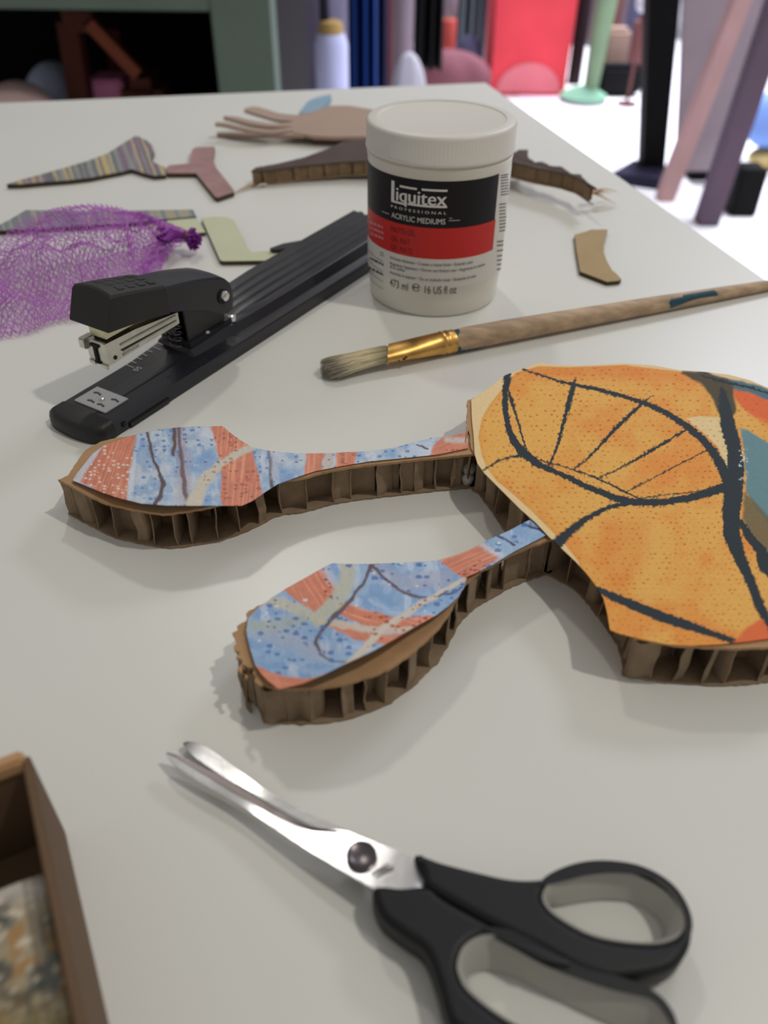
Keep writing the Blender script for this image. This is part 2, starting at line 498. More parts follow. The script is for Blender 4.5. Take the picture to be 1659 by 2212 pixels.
def paddle_colors(Q, which):
    x, y = Q[:, 0], Q[:, 1]
    n1 = fbm(x/55, y/45); n2 = fbm(x/18+9, y/14+3); n3 = vnoise(x/3.0, y/3.0)
    warp = np.stack([fbm(x/20+40, y/20)-.5, fbm(x/20, y/20+60)-.5], 1)*10
    R = Q+warp
    blue = np.array(alb((122, 150, 184))); pale = np.array(alb((166, 176, 188))); mid = np.array(alb((138, 162, 190)))
    t = sstep(.36, .62, n1*0.6+n2*0.4)[:, None]
    C = blue*(1-t)+pale*t if which == 1 else blue*(1-t*0.7)+mid*t*0.7
    n4 = fbm(x/30+70, y/24+11)
    C = lay(C, sstep(.52, .64, n4)*.5, (96, 132, 176))
    C = lay(C, sstep(.58, .70, fbm(x/22+31, y/50+7))*.45, (190, 196, 206))
    C = C*(1+.10*(vnoise(x/2.2, y/26)-.5))[:, None]
    org = np.array(alb((178, 108, 86))); orl = np.array(alb((214, 150, 122)))

    def orange(C, d, direction, soft=3):
        s = vnoise((x*direction[1]-y*direction[0])/1.9, (x*direction[0]+y*direction[1])/60.0)
        s = np.clip((s-.48)/.4, 0, 1)[:, None]*0.75
        tone = (0.86+0.3*n2)[:, None]
        return lay(C, sstep(soft, -soft, d), (org*(1-s)+orl*s)*tone)

    def spots(C, region, c, cell, dens, r0, seed, ring=False):
        gx = np.floor(x/cell).astype(int); gy = np.floor(y/cell*1.3).astype(int)
        h1 = _grid[(gx*7+seed) % 257, (gy*13+seed*3) % 257]; h2 = _grid[(gx*5+seed*2+90) % 257, (gy*11+31) % 257]
        h3 = _grid[(gx*3+seed+20) % 257, (gy*17+77) % 257]
        cx = (gx+.25+.5*h2)*cell; cy = (gy+.25+.5*h3)*cell/1.3
        clus = fbm(x/70+seed, y/50+seed)
        d = np.hypot((x-cx)*0.75, (y-cy)*1.35)+(n3-.5)*1.6-r0*(0.6+0.8*h2)
        mk = sstep(1.0, -1.0, d)*(h1 < dens)*(clus > .45)*region
        if ring: mk = mk*sstep(-r0*0.9, -r0*0.3, d)
        return lay(C, mk*0.85, c)

    dark = (82, 68, 70); tanc = (176, 170, 156)
    if which == 1:
        o1 = poly_d(R, [(226, 962), (248, 948), (296, 936), (286, 985), (279, 1040), (272, 1084), (230, 1072), (172, 1040), (195, 1005)])
        C = lay(C, sstep(25, -5, poly_d(Q, [(140, 1060), (140, 1000), (225, 950), (240, 960), (180, 1035)])), (176, 176, 186))
        C = orange(C, o1, (0.35, -0.94))
        C = lay(C, sstep(3, -3, np.abs(o1-6)-4)*0.5*(x > 270), (190, 194, 206))
        C = lay(C, sstep(16, 0, stroke_d(R, [(385, 920), (394, 985), (402, 1090)], 14))*0.55, (150, 138, 150))
        C = lay(C, sstep(2, -2, stroke_d(R, [(316, 930), (322, 955), (332, 995), (345, 1018), (352, 1045), (346, 1072), (335, 1090)], [5, 6, 6, 7, 9, 9, 9])), dark)
        C = lay(C, sstep(2, -2, stroke_d(R, [(378, 920), (376, 980)], 8)), dark)
        C = lay(C, sstep(2.5, -2.5, stroke_d(R, [(386, 920), (391, 985), (398, 1040), (404, 1090)], [7, 8, 10, 9])), (98, 80, 84))
        o2 = poly_d(R, [(453, 915), (490, 915), (540, 962), (552, 1000), (560, 1030), (568, 1068), (525, 1100), (480, 1100), (478, 1000), (462, 945)])
        C = orange(C, o2, (0.1, -1))
        C = lay(C, sstep(4, -4, stroke_d(R, [(548, 963), (512, 984), (470, 1008), (438, 1040), (415, 1092)], [16, 14, 18, 24, 34])), tanc)
        C = lay(C, sstep(2, -2, stroke_d(R, [(582, 965), (585, 1030), (590, 1066)], [7, 8, 9])), (84, 78, 86))
        C = lay(C, sstep(9, 0, stroke_d(R, [(590, 975), (592, 1030)], 10))*0.4, (150, 150, 166))
        C = orange(C, poly_d(R, [(664, 970), (700, 970), (697, 1015), (655, 1030)]), (0.05, -1))
        C = lay(C, sstep(4, -4, stroke_d(R, [(714, 972), (708, 1020)], 20)), (172, 164, 158))
        C = orange(C, poly_d(R, [(730, 968), (770, 968), (768, 1010), (724, 1018)]), (0.05, -1))
        C = lay(C, sstep(10, -5, poly_d(Q, [(885, 960), (935, 950), (925, 1000), (880, 1000)]))*0.7, (182, 192, 208))
        C = orange(C, poly_d(R, [(955, 945), (1030, 925), (1030, 1000), (925, 996), (935, 965)]), (0.9, -.3))
        C = lay(C, sstep(5, -5, stroke_d(R, [(965, 950), (1005, 950)], 12)), (176, 166, 160))
        C = lay(C, sstep(1.2, -1.2, stroke_d(R, [(898, 961), (925, 971)], 3)), dark)
        isor = (C[:, 0] > C[:, 2]*1.25)
        C = spots(C, (isor & (x < 300)).astype(float), (236, 228, 222), 10, .42, 2.4, 3)
        C = spots(C, (isor & (x > 440)).astype(float), (128, 50, 38), 12, .5, 2.9, 5, True)
        C = spots(C, (~isor & (x > 290)).astype(float), (70, 112, 166), 15, .36, 3.0, 8)
        C = spots(C, (~isor).astype(float), (60, 76, 118), 14, .16, 1.8, 12)
    else:
        oA = poly_d(R, [(612, 1276), (655, 1240), (697, 1222), (735, 1275), (682, 1322), (660, 1312)])
        C = orange(C, oA, (0.55, 0.83))
        C = lay(C, sstep(10, -3, stroke_d(R, [(700, 1228), (740, 1280), (770, 1300)], 12))*0.6, (176, 188, 208))
        C = lay(C, sstep(16, -6, stroke_d(Q, [(820, 1235), (870, 1262), (960, 1250)], 26))*0.6, (150, 150, 168))
        C = lay(C, sstep(16, -6, stroke_d(Q, [(560, 1365), (640, 1385), (700, 1415)], 26))*0.6, (150, 156, 172))
        oB = stroke_d(R, [(742, 1318), (800, 1338), (860, 1350), (930, 1342)], [30, 34, 30, 26])
        C = orange(C, oB, (0.95, 0.3))
        C = orange(C, stroke_d(R, [(712, 1348), (770, 1372), (840, 1382), (900, 1370)], [10, 20, 22, 18]), (0.95, 0.2))
        C = lay(C, sstep(4, -3, stroke_d(R, [(700, 1342), (770, 1356), (830, 1364), (910, 1358)], [16, 14, 12, 8]))*0.9, (182, 166, 152))
        C = lay(C, sstep(6, -4, stroke_d(R, [(752, 1212), (748, 1265), (724, 1306), (690, 1338)], [30, 30, 36, 34]))*0.9, (164, 164, 150))
        C = lay(C, sstep(6, -4, stroke_d(R, [(580, 1296), (640, 1316), (700, 1342)], [22, 22, 18]))*0.9, (168, 166, 152))
        C = lay(C, sstep(10, -6, stroke_d(R, [(540, 1352), (600, 1352), (650, 1338)], 22))*0.7, (146, 154, 148))
        C = lay(C, sstep(4, -4, stroke_d(R, [(745, 1396), (800, 1402), (870, 1388)], 8))*0.5, (176, 190, 212))
        C = lay(C, sstep(4, -4, stroke_d(R, [(800, 1300), (850, 1324), (930, 1326)], 8))*0.5, (170, 186, 212))
        C = lay(C, sstep(2, -2, stroke_d(R, [(806, 1214), (786, 1260), (756, 1300), (722, 1334), (692, 1364), (682, 1388), (694, 1414), (720, 1428), (748, 1430)], [9, 8, 8, 9, 8, 6, 5, 4, 3])), (84, 70, 76))
        C = lay(C, sstep(2, -2, stroke_d(R, [(806, 1222), (830, 1250), (860, 1275), (905, 1293), (925, 1290)], [6, 6, 6, 6, 4])), (86, 72, 82))
        C = lay(C, sstep(3, -3, stroke_d(R, [(1010, 1248), (900, 1310), (820, 1365), (755, 1436)], [10, 13, 14, 18])), (180, 172, 160))
        C = lay(C, sstep(1.5, -1.5, stroke_d(R, [(945, 1288), (975, 1284), (1000, 1270)], 4)), (70, 72, 96))
        C = orange(C, poly_d(R, [(540, 1436), (600, 1456), (650, 1466), (715, 1458), (605, 1505), (560, 1470)]), (1, .2))
        C = orange(C, poly_d(R, [(942, 1204), (1035, 1170), (1084, 1200), (1014, 1252), (982, 1238)]), (0.9, -.4))
        C = lay(C, sstep(8, -4, stroke_d(R, [(1040, 1178), (1085, 1200)], 8))*0.7, (190, 200, 214))
        C = lay(C, sstep(1.6, -1.6, stroke_d(R, [(1072, 1156), (1110, 1180)], 5)), (60, 58, 78))
        C = lay(C, sstep(1.6, -1.6, stroke_d(R, [(1128, 1128), (1185, 1156)], 6)), (54, 58, 84))
        isor = (C[:, 0] > C[:, 2]*1.25)
        C = spots(C, (isor & (x > 700)).astype(float), (128, 44, 36), 12, .45, 3.2, 5)
        C = spots(C, (~isor).astype(float), (62, 98, 152), 19, .32, 4.6, 8)
        C = spots(C, (~isor).astype(float), (56, 64, 98), 15, .16, 2.4, 12)
        C = spots(C, np.ones(len(x)), (226, 230, 236), 19, .05, 3.0, 22)
    return C*(0.94+0.12*n3)[:, None]


def ribbon_paper(name, up, lo, which, parent, nu=520, nv=130, bow=0.0):
    """sheet lofted between an upper and a lower edge, each given as 3-D polylines"""
    a = resample(up, nu); b = resample(lo, nu)
    v = np.linspace(0, 1, nv)
    P = a[:, None, :]*(1-v[None, :, None]) + b[:, None, :]*v[None, :, None]
    P[:, :, 2] -= bow*np.sin(math.pi*v)[None, :]*np.sin(math.pi*np.linspace(0, 1, nu))[:, None]
    V = P.reshape(-1, 3)
    I = np.arange(nu*nv).reshape(nu, nv)
    F = np.stack([I[:-1, :-1], I[:-1, 1:], I[1:, 1:], I[1:, :-1]], -1).reshape(-1, 4)
    o = mesh(name, V, F, M['paint'], parent, True, paddle_colors(trace(V), which))
    s = o.modifiers.new('thickness', 'SOLIDIFY'); s.thickness = 0.00028; s.offset = 0
    return o


def lift1(px): return 0.0006+0.0035*float(sstep(330, 250, np.array([px]))[0])*0+0.0052*math.exp(-((px-350)/150)**2)


u1 = [(95, 262), (112, 235), (130, 212), (165, 168), (205, 138), (290, 106), (325, 98), (400, 80), (480, 72), (560, 70), (632, 68), (660, 92), (690, 115), (740, 145), (800, 157), (900, 166), (1000, 165), (1150, 158), (1250, 145), (1320, 125), (1400, 108), (1508, 92)]
l1 = [(95, 262), (120, 272), (150, 285), (200, 305), (260, 325), (340, 345), (430, 352), (520, 353), (600, 353), (700, 353), (740, 335), (790, 300), (830, 275), (900, 250), (960, 230), (1050, 212), (1150, 195), (1300, 180), (1400, 170), (1512, 147)]
up1 = np.array([at(*c5(*p), TH+0.0005) for p in u1])
lo1 = np.array([at(*c5(*p), TH+lift1(c5(*p)[0])) for p in l1])
ribbon_paper('painted_paper', up1, lo1, 1, pad1, bow=0.0)
# hot glue and torn white paper where the paddle meets the shell
for (px, py, z, r) in [(1008, 985, .012, .0030), (1013, 1012, .007, .0036), (1010, 1035, .003, .0030)]:
    p = at(px, py, z)
    a = [(0.0002, -r)]+[(r*math.cos(t)*(1+.15*math.sin(5*t)), r*1.2*math.sin(t)) for t in np.linspace(-1.3, 1.3, 7)]+[(0.0002, r*1.25)]
    lathe('glue_blob', a, p, M['glue'], pad1, seg=14)
for (px, pt, pb) in [(829, 1003, 1045), (785, 1010, 1030)]:
    b = at(px, pb, 0.004)[:2]+np.array([0, -0.0012]); t = T+0.0175
    ww = 0.0011 if px == 829 else 0.0006
    V = [(b[0]-ww, b[1], T+.006), (b[0]+ww, b[1]-.0003, T+.0085), (b[0]+ww*1.1, b[1], t), (b[0]-ww, b[1], t)]
    V += [(x, y+.0005, z) for x, y, z in V]
    mesh('torn_paper', V, [(0, 1, 2, 3), (7, 6, 5, 4), (0, 4, 5, 1), (1, 5, 6, 2), (2, 6, 7, 3), (3, 7, 4, 0)], M['whitetear'], pad1)


# ---------------------------------------------------------------- lower paddle
def c7(x, y): return (460+x/2.074, 1100+y/2.074)


p2_front = [c7(*p) for p in [(165, 862), (200, 885), (228, 962), (300, 962), (400, 970), (480, 966), (600, 946), (700, 916), (800, 872), (900, 796), (960, 737), (1010, 690), (1050, 622), (1080, 562), (1115, 500), (1180, 442), (1250, 402), (1330, 357), (1400, 327), (1480, 300), (1520, 290)]]
p2_back = [c7(*p) for p in [(1500, 20), (1400, 58), (1330, 97), (1250, 132), (1190, 165), (1150, 184), (1080, 212), (1000, 234), (900, 240), (800, 245), (700, 249), (600, 249), (540, 247), (490, 268), (420, 308), (330, 358), (270, 398), (215, 430), (190, 436), (152, 472), (140, 505), (102, 512), (100, 542), (84, 566), (92, 605), (108, 650), (118, 700), (128, 735), (150, 760)]]
out2 = [at(x, y, 0)[:2] for x, y in p2_front] + [at(x, y, TH)[:2] for x, y in p2_back]
pad2 = thing('painted_paddle', 'spoon-shaped cardboard paddle with curled blue and orange paper, nearest the scissors',
             'paddle', (out2[8][0], out2[8][1]+.02, T))
xl = at(590, 1400, TH)[0]
honeycomb(pad2, out2, TH, 11, pitch=0.0098, ragged=lambda x, y: 0.0012 if x < xl and y < at(560, 1260, TH)[1] else 0.00025)


def lift2(px):
    return 0.0010+0.0068*math.exp(-((px-790)/165)**2)


u2 = [(150, 545), (153, 515), (158, 488), (200, 445), (270, 395), (330, 355), (420, 305), (490, 265), (535, 243), (600, 247), (700, 247), (800, 243), (900, 238), (1000, 232), (1080, 210), (1150, 182), (1190, 163), (1250, 130), (1330, 95), (1400, 57), (1450, 35)]
l2 = [(150, 545), (158, 590), (168, 630), (190, 700), (215, 737), (240, 765), (295, 808), (400, 783), (490, 745), (600, 690), (700, 645), (800, 590), (900, 530), (1000, 475), (1060, 430), (1100, 390), (1125, 350), (1138, 302), (1180, 285), (1250, 250), (1350, 190), (1490, 118)]
up2 = np.array([at(*c7(*p), TH+0.0006+0.002*(p[0] < 600)*(1-p[0]/600)) for p in u2])
lo2 = np.array([at(*c7(*p), TH+lift2(c7(*p)[0])) for p in l2])
# loft that keeps the round tip: split by arc so that the tip point (295,808) stays at the same station on both
ribbon_paper('painted_paper', up2, lo2, 2, pad2, bow=0.0)


# ---------------------------------------------------------------- the big painted shell
def c6(x, y): return (980+x/2.443, 760+y/2.443)


off = [(1760, 845), (1830, 900), (1880, 980), (1905, 1080), (1890, 1190), (1840, 1290), (1770, 1350)]
paper_px = [c6(*p) for p in [(92, 255), (180, 195), (260, 130), (320, 105), (450, 57), (520, 68), (640, 75), (760, 70), (900, 62), (1050, 72), (1190, 98), (1330, 108), (1450, 122), (1560, 150), (1659, 192)]] + off + \
    [c6(*p) for p in [(1659, 1515), (1550, 1530), (1400, 1545), (1250, 1552), (1130, 1545), (1000, 1520), (880, 1490), (825, 1470), (810, 1380), (790, 1300), (750, 1238), (735, 1215), (700, 1170), (640, 1105), (560, 1030), (500, 975), (430, 900), (350, 830), (280, 760), (210, 690), (160, 640), (125, 590), (110, 540), (105, 450), (95, 350)]]
TH3 = 0.0205
b3_front = [c6(*p) for p in [(62, 600), (70, 700), (105, 740), (130, 752), (200, 850), (262, 942), (380, 1080), (495, 1182), (560, 1215), (640, 1262), (720, 1352), (790, 1452), (862, 1555), (884, 1622), (889, 1712), (960, 1727), (1100, 1750), (1250, 1761), (1400, 1770), (1560, 1762), (1659, 1748)]]
b3_back = off[::-1] + [c6(*p) for p in [(1659, 194), (1560, 152), (1450, 124), (1330, 110), (1190, 100), (1050, 74), (900, 64), (760, 72), (640, 77), (520, 70), (450, 60), (320, 108), (260, 133), (180, 198), (92, 250), (68, 256), (66, 400), (62, 480)]]
out3 = [at(x, y, 0)[:2] for x, y in b3_front] + [at(x, y, TH3)[:2] for x, y in b3_back]
shell = thing('painted_shell', 'large rounded honeycomb cardboard shell covered in orange watercolour paper with dark ink veins', 'painted board',
              (at(1480, 1150)[0], at(1480, 1150)[1], T))
honeycomb(shell, out3, TH3, 23, pitch=0.0092)


def shell_colors(Q):
    X = (Q[:, 0]-980)*2.443; Y = (Q[:, 1]-760)*2.443
    K = np.stack([X, Y], 1)
    n1 = fbm(X/260, Y/200); n2 = fbm(X/70+5, Y/55+8); n3 = vnoise(X/7, Y/7)
    W = K+np.stack([fbm(X/60+3, Y/60)-.5, fbm(X/60, Y/60+33)-.5], 1)*18
    rag = K+np.stack([vnoise(X/9, Y/9)-.5, vnoise(X/9+50, Y/9)-.5], 1)*9
    amber = np.array(alb((213, 163, 84))); deep = np.array(alb((200, 124, 56))); cream = np.array(alb((226, 200, 152)))
    t = (sstep(.38, .72, n1*.72+n2*.28)*.8)[:, None]
    C = amber*(1-t)+deep*t
    C = lay(C, sstep(60, -60, stroke_d(W, [(420, 110), (650, 110), (900, 110), (1180, 130), (1330, 150)], [30, 70, 80, 60, 40]))*0.5, (196, 102, 52))
    C = lay(C, sstep(40, -60, poly_d(W, [(760, 880), (1080, 860), (1000, 1150), (860, 1330), (760, 1130)]))*0.35, (196, 108, 44))
    C = lay(C, sstep(60, -60, stroke_d(W, [(1050, 900), (1060, 1150), (1010, 1300)], 70))*0.45, (214, 168, 92))
    C = lay(C, sstep(14, -14, poly_d(W, [(1465, 180), (1560, 200), (1760, 250), (2200, 420), (2400, 640), (2000, 540), (1650, 400), (1560, 330), (1490, 260)])), (198, 96, 52))
    C = lay(C, sstep(18, -40, poly_d(W, [(1560, 340), (1800, 420), (1800, 520), (1650, 480)])), (222, 162, 80))
    # bare cream margin
    rim = poly_d(K, [(330, 112), (255, 200), (190, 280), (150, 350), (130, 450), (150, 550), (180, 620), (225, 680), (300, 740), (400, 830), (500, 930), (590, 1020), (660, 1110), (680, 1200), (680, 1800), (2400, 1700), (2400, 250), (1659, 225), (1480, 160), (1300, 122), (1190, 106), (900, 72), (600, 84), (450, 78)])
    C = lay(C, sstep(-3, 5, rim), cream)
    C = lay(C, sstep(-26, -4, rim)*sstep(5, -3, rim)*0.35*(X < 700), (190, 130, 60))
    C = lay(C, sstep(6, -6, poly_d(K, [(1225, 352), (1300, 340), (1400, 348), (1440, 430), (1470, 560), (1480, 660), (1440, 615), (1390, 500), (1320, 430), (1260, 385)])), (224, 200, 150))
    # dot pattern
    gx = np.floor(X/36).astype(int); row = np.floor(Y/27).astype(int)
    cx = (gx+.5)*36+(row % 2)*14-7+(_grid[gx % 257, row % 257]-.5)*16; cy = (row+.5)*27+(_grid[row % 257, gx % 257]-.5)*12
    hh = _grid[(gx+60) % 257, (row+90) % 257]
    dd = np.hypot((X-cx)/(4.5+4*hh), (Y-cy)/(2.6+2.2*hh))
    C = lay(C, sstep(1.25, .6, dd)*(0.25+0.6*hh)*sstep(0, -8, rim), (170, 80, 34))
    # teal wash on the right
    C = lay(C, sstep(8, -8, poly_d(W, [(1510, 400), (1570, 425), (1640, 470), (1900, 600), (2400, 760), (2400, 1250), (2000, 1120), (1700, 960), (1600, 830), (1545, 740), (1535, 560)])), (92, 124, 132))
    C = lay(C, sstep(12, -12, poly_d(W, [(1535, 740), (1600, 800), (1720, 930), (2000, 1120), (2300, 1330), (1900, 1260), (1640, 1080), (1560, 960), (1520, 880)]))*0.9, (92, 88, 66))
    C = lay(C, sstep(8, -8, stroke_d(W, [(1300, 115), (1440, 165), (1560, 190), (1700, 240), (1950, 330), (2200, 520)], [30, 44, 50, 54, 60, 60])), (72, 100, 112))
    C = lay(C, sstep(8, -8, stroke_d(W, [(1210, 108), (1320, 140), (1410, 200), (1440, 300)], [16, 70, 130, 100])), (74, 66, 52))
    ink = (38, 47, 53)

    def ink_line(C, pts, wid, a=1.0, c=ink):
        d = stroke_d(rag, pts, wid)+1.6
        C = lay(C, sstep(2.2, -2.2, d)*a, c)
        # small spikes along the line
        sp = (_grid[(np.floor((X+Y*.4)/9).astype(int)) % 257, (np.floor((Y-X*.3)/22).astype(int)) % 257] > .86)
        return lay(C, sstep(9, 4, d)*sp*0.75*a, c)
    C = ink_line(C, [(285, 125), (272, 210), (272, 300), (287, 400), (322, 480), (372, 540), (440, 590)], [40, 34, 34, 34, 42, 52, 36])
    C = ink_line(C, [(292, 200), (305, 260), (330, 340), (355, 430), (388, 525)], [10, 24, 14, 14, 10])
    C = ink_line(C, [(360, 92), (450, 122), (560, 160), (640, 175), (760, 200), (880, 232), (1000, 270), (1100, 312), (1200, 372), (1300, 450), (1370, 530), (1420, 620), (1455, 700)], [10, 14, 16, 22, 24, 24, 28, 32, 36, 42, 48, 56, 70])
    C = ink_line(C, [(645, 135), (622, 215), (592, 330), (555, 470), (510, 595)], [8, 34, 22, 18, 16])
    C = ink_line(C, [(1046, 232), (950, 315), (850, 410), (760, 510), (690, 580), (640, 612)], [6, 22, 22, 18, 13, 10])
    C = ink_line(C, [(1222, 414), (1100, 490), (980, 560), (850, 630), (760, 668)], [12, 18, 16, 11, 8])
    C = ink_line(C, [(1336, 520), (1200, 590), (1050, 670), (900, 746)], [10, 10, 10, 8])
    C = ink_line(C, [(420, 585), (560, 645), (700, 712), (850, 772), (950, 795), (1100, 796), (1250, 772), (1380, 735), (1470, 700)], [36, 30, 32, 38, 40, 40, 40, 46, 70])
    C = ink_line(C, [(420, 568), (560, 600), (740, 662), (860, 718), (985, 780)], [10, 9, 12, 14, 12])
    C = ink_line(C, [(985, 776), (1100, 757), (1300, 738), (1400, 702)], 9)
    C = ink_line(C, [(155, 628), (230, 580), (300, 556), (370, 545)], [14, 13, 14, 20])
    C = ink_line(C, [(950, 798), (820, 820), (700, 882), (610, 950), (545, 1015)], [24, 24, 32, 48, 66])
    C = ink_line(C, [(1415, 200), (1430, 290), (1450, 400), (1478, 500), (1490, 620), (1478, 720), (1464, 850), (1466, 960), (1505, 1080), (1560, 1200), (1610, 1330), (1670, 1460)], [24, 66, 84, 80, 90, 104, 96, 92, 68, 54, 52, 56])
    C = ink_line(C, [(1310, 130), (1450, 165), (1560, 188), (1700, 236), (1950, 326), (2200, 516)], [12, 16, 14, 14, 14, 12])
    C = ink_line(C, [(1515, 900), (1560, 980), (1620, 1050), (1645, 1120), (1760, 1220), (1950, 1330), (2200, 1460)], [30, 46, 60, 90, 90, 80, 70])
    C = ink_line(C, [(740, 1245), (830, 1288), (950, 1340), (1100, 1402), (1250, 1450), (1400, 1502), (1480, 1530)], [30, 42, 52, 56, 52, 34, 34])
    C = lay(C, sstep(14, -14, poly_d(W, [(1470, 1545), (1550, 1450), (1659, 1395), (1900, 1380), (1900, 1560), (1659, 1540)])), (196, 98, 56))
    C = ink_line(C, [(1590, 1300), (1640, 1390), (1700, 1500), (1730, 1620)], 42)
    # white specks where the ink skipped
    sk = (_grid[np.floor(X/8).astype(int) % 257, np.floor(Y/8).astype(int) % 257] > .8)*sstep(60, 20, np.hypot((X-1515)/1.0, (Y-590)/2.2))*(np.abs(X-1530) < 26)
    C = lay(C, sk*0.8, (196, 204, 200))
    return C*(0.95+0.1*n3)[:, None]


def fan_sheet(name, outline_px, cpx, z, m, parent, colfun, rings=300, segs=820, dz=None):
    op = np.array([at(x, y, z) for x, y in outline_px]); op = np.vstack([op, op[:1]])
    e = resample(op, segs+1)[:-1]; c = at(*cpx, z)
    t = np.linspace(0, 1, rings+1)[1:]**0.8
    V = [c[None]]+[c+(e-c)*k for k in t]
    V = np.concatenate(V)
    if dz is not None: V[:, 2] += dz(V)
    F = [(0, 1+i, 1+(i+1) % segs) for i in range(segs)]
    I = 1+np.arange(rings*segs).reshape(rings, segs); J = np.roll(I, -1, 1)
    Fq = np.stack([I[:-1], I[1:], J[1:], J[:-1]], -1).reshape(-1, 4)
    o = mesh(name, V, F+[tuple(f) for f in Fq], m, parent, True, colfun(trace(V)))
    s = o.modifiers.new('thickness', 'SOLIDIFY'); s.thickness = 0.00035; s.offset = 0
    return o


fan_sheet('painted_paper', paper_px, (1440, 1080), TH3+0.0006, M['paintmatte'], shell, shell_colors)

# ================================================================== GEL JAR
JX, JY = 0.0308, 0.5106
jc = np.array([JX, JY, T])
jar = thing('gel_jar', 'white plastic jar of matte gel with a black and red label, standing behind the paintbrush', 'jar', (JX, JY, T))
JR = 0.0432
lathe('body', [(0.038, 0.0), (0.0412, 0.0008), (0.0418, 0.0025), (0.0420, 0.010), (0.0424, 0.0165), (0.0432, 0.0185), (0.0432, 0.086), (0.0436, 0.0875), (0.0436, 0.0890), (0.0425, 0.0900), (0.041, 0.0915), (0.041, 0.094)], jc, M['jar'], jar, seg=96)
LR = 0.0444
lathe('lid', [(0.040, 0.0905), (LR-.0006, 0.0905), (LR, 0.0912), (LR, 0.0925), (LR-.0004, 0.0931), (LR-.0004, 0.1045), (LR-.0009, 0.1058), (LR-.0022, 0.1066), (0.0378, 0.1068), (0.0374, 0.1062), (0.0368, 0.1060), (0.002, 0.1062)],
      jc, M['lid'], jar, seg=480, ripple=(4, 5, 0.00007, 120), deg=50)


def cyl(px, py, R=JR):
    v = ray(px, py); o = CAM
    a = v[0]**2+v[1]**2; b = 2*((o[0]-JX)*v[0]+(o[1]-JY)*v[1]); c = (o[0]-JX)**2+(o[1]-JY)**2-R*R
    D = max(b*b-4*a*c, 0)
    t = (-b-math.sqrt(D))/2/a; P = o+t*v
    return math.atan2(P[0]-JX, -(P[1]-JY)), P[2]-T


def cl(x, y): return cyl(780+x/4.88, 340+y/4.88)


def wrap(th, z, R):
    return np.stack([JX+R*np.sin(th), JY-R*np.cos(th), T+z], -1)


def band(name, t0, t1, z0, z1, R, m, parent, n=64, th=0.00012):
    t = np.linspace(t0, t1, n)
    rings = [wrap(t, np.full(n, z0), R-th), wrap(t, np.full(n, z0), R), wrap(t, np.full(n, z1), R), wrap(t, np.full(n, z1), R-th)]
    return loft(name, rings, m, parent, closed=False, cap=False, deg=30)


D_ = math.radians
label = band('label', D_(-128), D_(82), 0.0205, 0.0835, JR+.00012, M['lwhite'], jar, 96)
band('black_panel', D_(-128), D_(49.5), 0.0570, 0.0835, JR+.0002, M['lblack'], label, 96)
band('red_panel', D_(-128), D_(50.8), 0.0385, 0.0570, JR+.0002, M['lred'], label, 96)


def text_mesh(s):
    c = bpy.data.curves.new('t', 'FONT'); c.body = s; c.resolution_u = 3
    o = bpy.data.objects.new('t', c); col.objects.link(o)
    dg = bpy.context.evaluated_depsgraph_get(); dg.update()
    me = bpy.data.meshes.new_from_object(o.evaluated_get(dg))
    V = np.array([v.co[:] for v in me.vertices]).reshape(-1, 3); F = [tuple(p.vertices) for p in me.polygons]
    bpy.data.objects.remove(o); bpy.data.curves.remove(c); bpy.data.meshes.remove(me)
    return V, F


def wrap_text(s, x0, y0, x1, y1, h, m, name='lettering', R=JR+.00034, bold=0.0, cap=0.7):
    """text from survey reading (x0,y0) to (x1,y1) (middle of the line), h readings tall"""
    ta, za = cl(x0, y0); tb, zb = cl(x1, y1)
    zc = 0.5*(za+zb)
    zt = cl((x0+x1)/2, (y0+y1)/2-h/2)[1]; zbm = cl((x0+x1)/2, (y0+y1)/2+h/2)[1]
    hh = zt-zbm
    V, F = text_mesh(s)
    lo, hi = V[:, 0].min(), V[:, 0].max()
    th = ta+(V[:, 0]-lo)/(hi-lo)*(tb-ta)
    z = zc-hh/2+V[:, 1]/cap*hh
    return mesh(name, wrap(th, z, R), F, m, label)


def wrap_bar(x0, y0, x1, y1, h, m, name='rule', R=JR+.0003):
    ta, za = cl(x0, y0); tb, zb = cl(x1, y1)
    zt = cl((x0+x1)/2, (y0+y1)/2-h/2)[1]; zbm = cl((x0+x1)/2, (y0+y1)/2+h/2)[1]
    zc = .5*(za+zb)
    return band(name, ta, tb, zc-(zt-zbm)/2, zc+(zt-zbm)/2, R, m, label, 12)


# wordmark: tall L with its foot bar, the other letters, two top bars
wrap_bar(322, 352, 354, 352, 215, M['inkw'], 'lettering')
wrap_bar(322, 462, 465, 485, 22, M['inkw'], 'lettering')
wrap_bar(492, 495, 906, 514, 22, M['inkw'], 'lettering')
wrap_bar(410, 303, 590, 330, 22, M['inkw'], 'lettering')
wrap_bar(640, 338, 910, 350, 22, M['inkw'], 'lettering')
for off_ in (0, 7):
    wrap_text('iquitex', 372+off_, 385, 900+off_, 425, 150, M['inkw'], cap=0.72, R=JR+.0003+off_*1e-6)
wrap_text('P R O F E S S I O N A L', 320, 512, 900, 583, 28, M['inkw'])
wrap_text('ACRYLIC MEDIUMS', 325, 608, 888, 668, 58, M['inkw'])
wrap_bar(222, 570, 300, 593, 4, M['inkw']); wrap_bar(925, 664, 1040, 662, 4, M['inkw'])
wrap_text('TM', 925, 640, 958, 640, 12, M['inkw'])
wrap_text('MATTE GEL', 318, 752, 578, 800, 60, M['inkr'])
wrap_text('GEL MAT', 318, 858, 518, 886, 58, M['inkr'])
wrap_text('GEL MATE', 316, 950, 540, 978, 58, M['inkr'])
wrap_text('Increases thickness \u2022 Creates a matte finish \u2022 Extends color', 310, 1050, 1180, 1094, 34, M['inkb'])
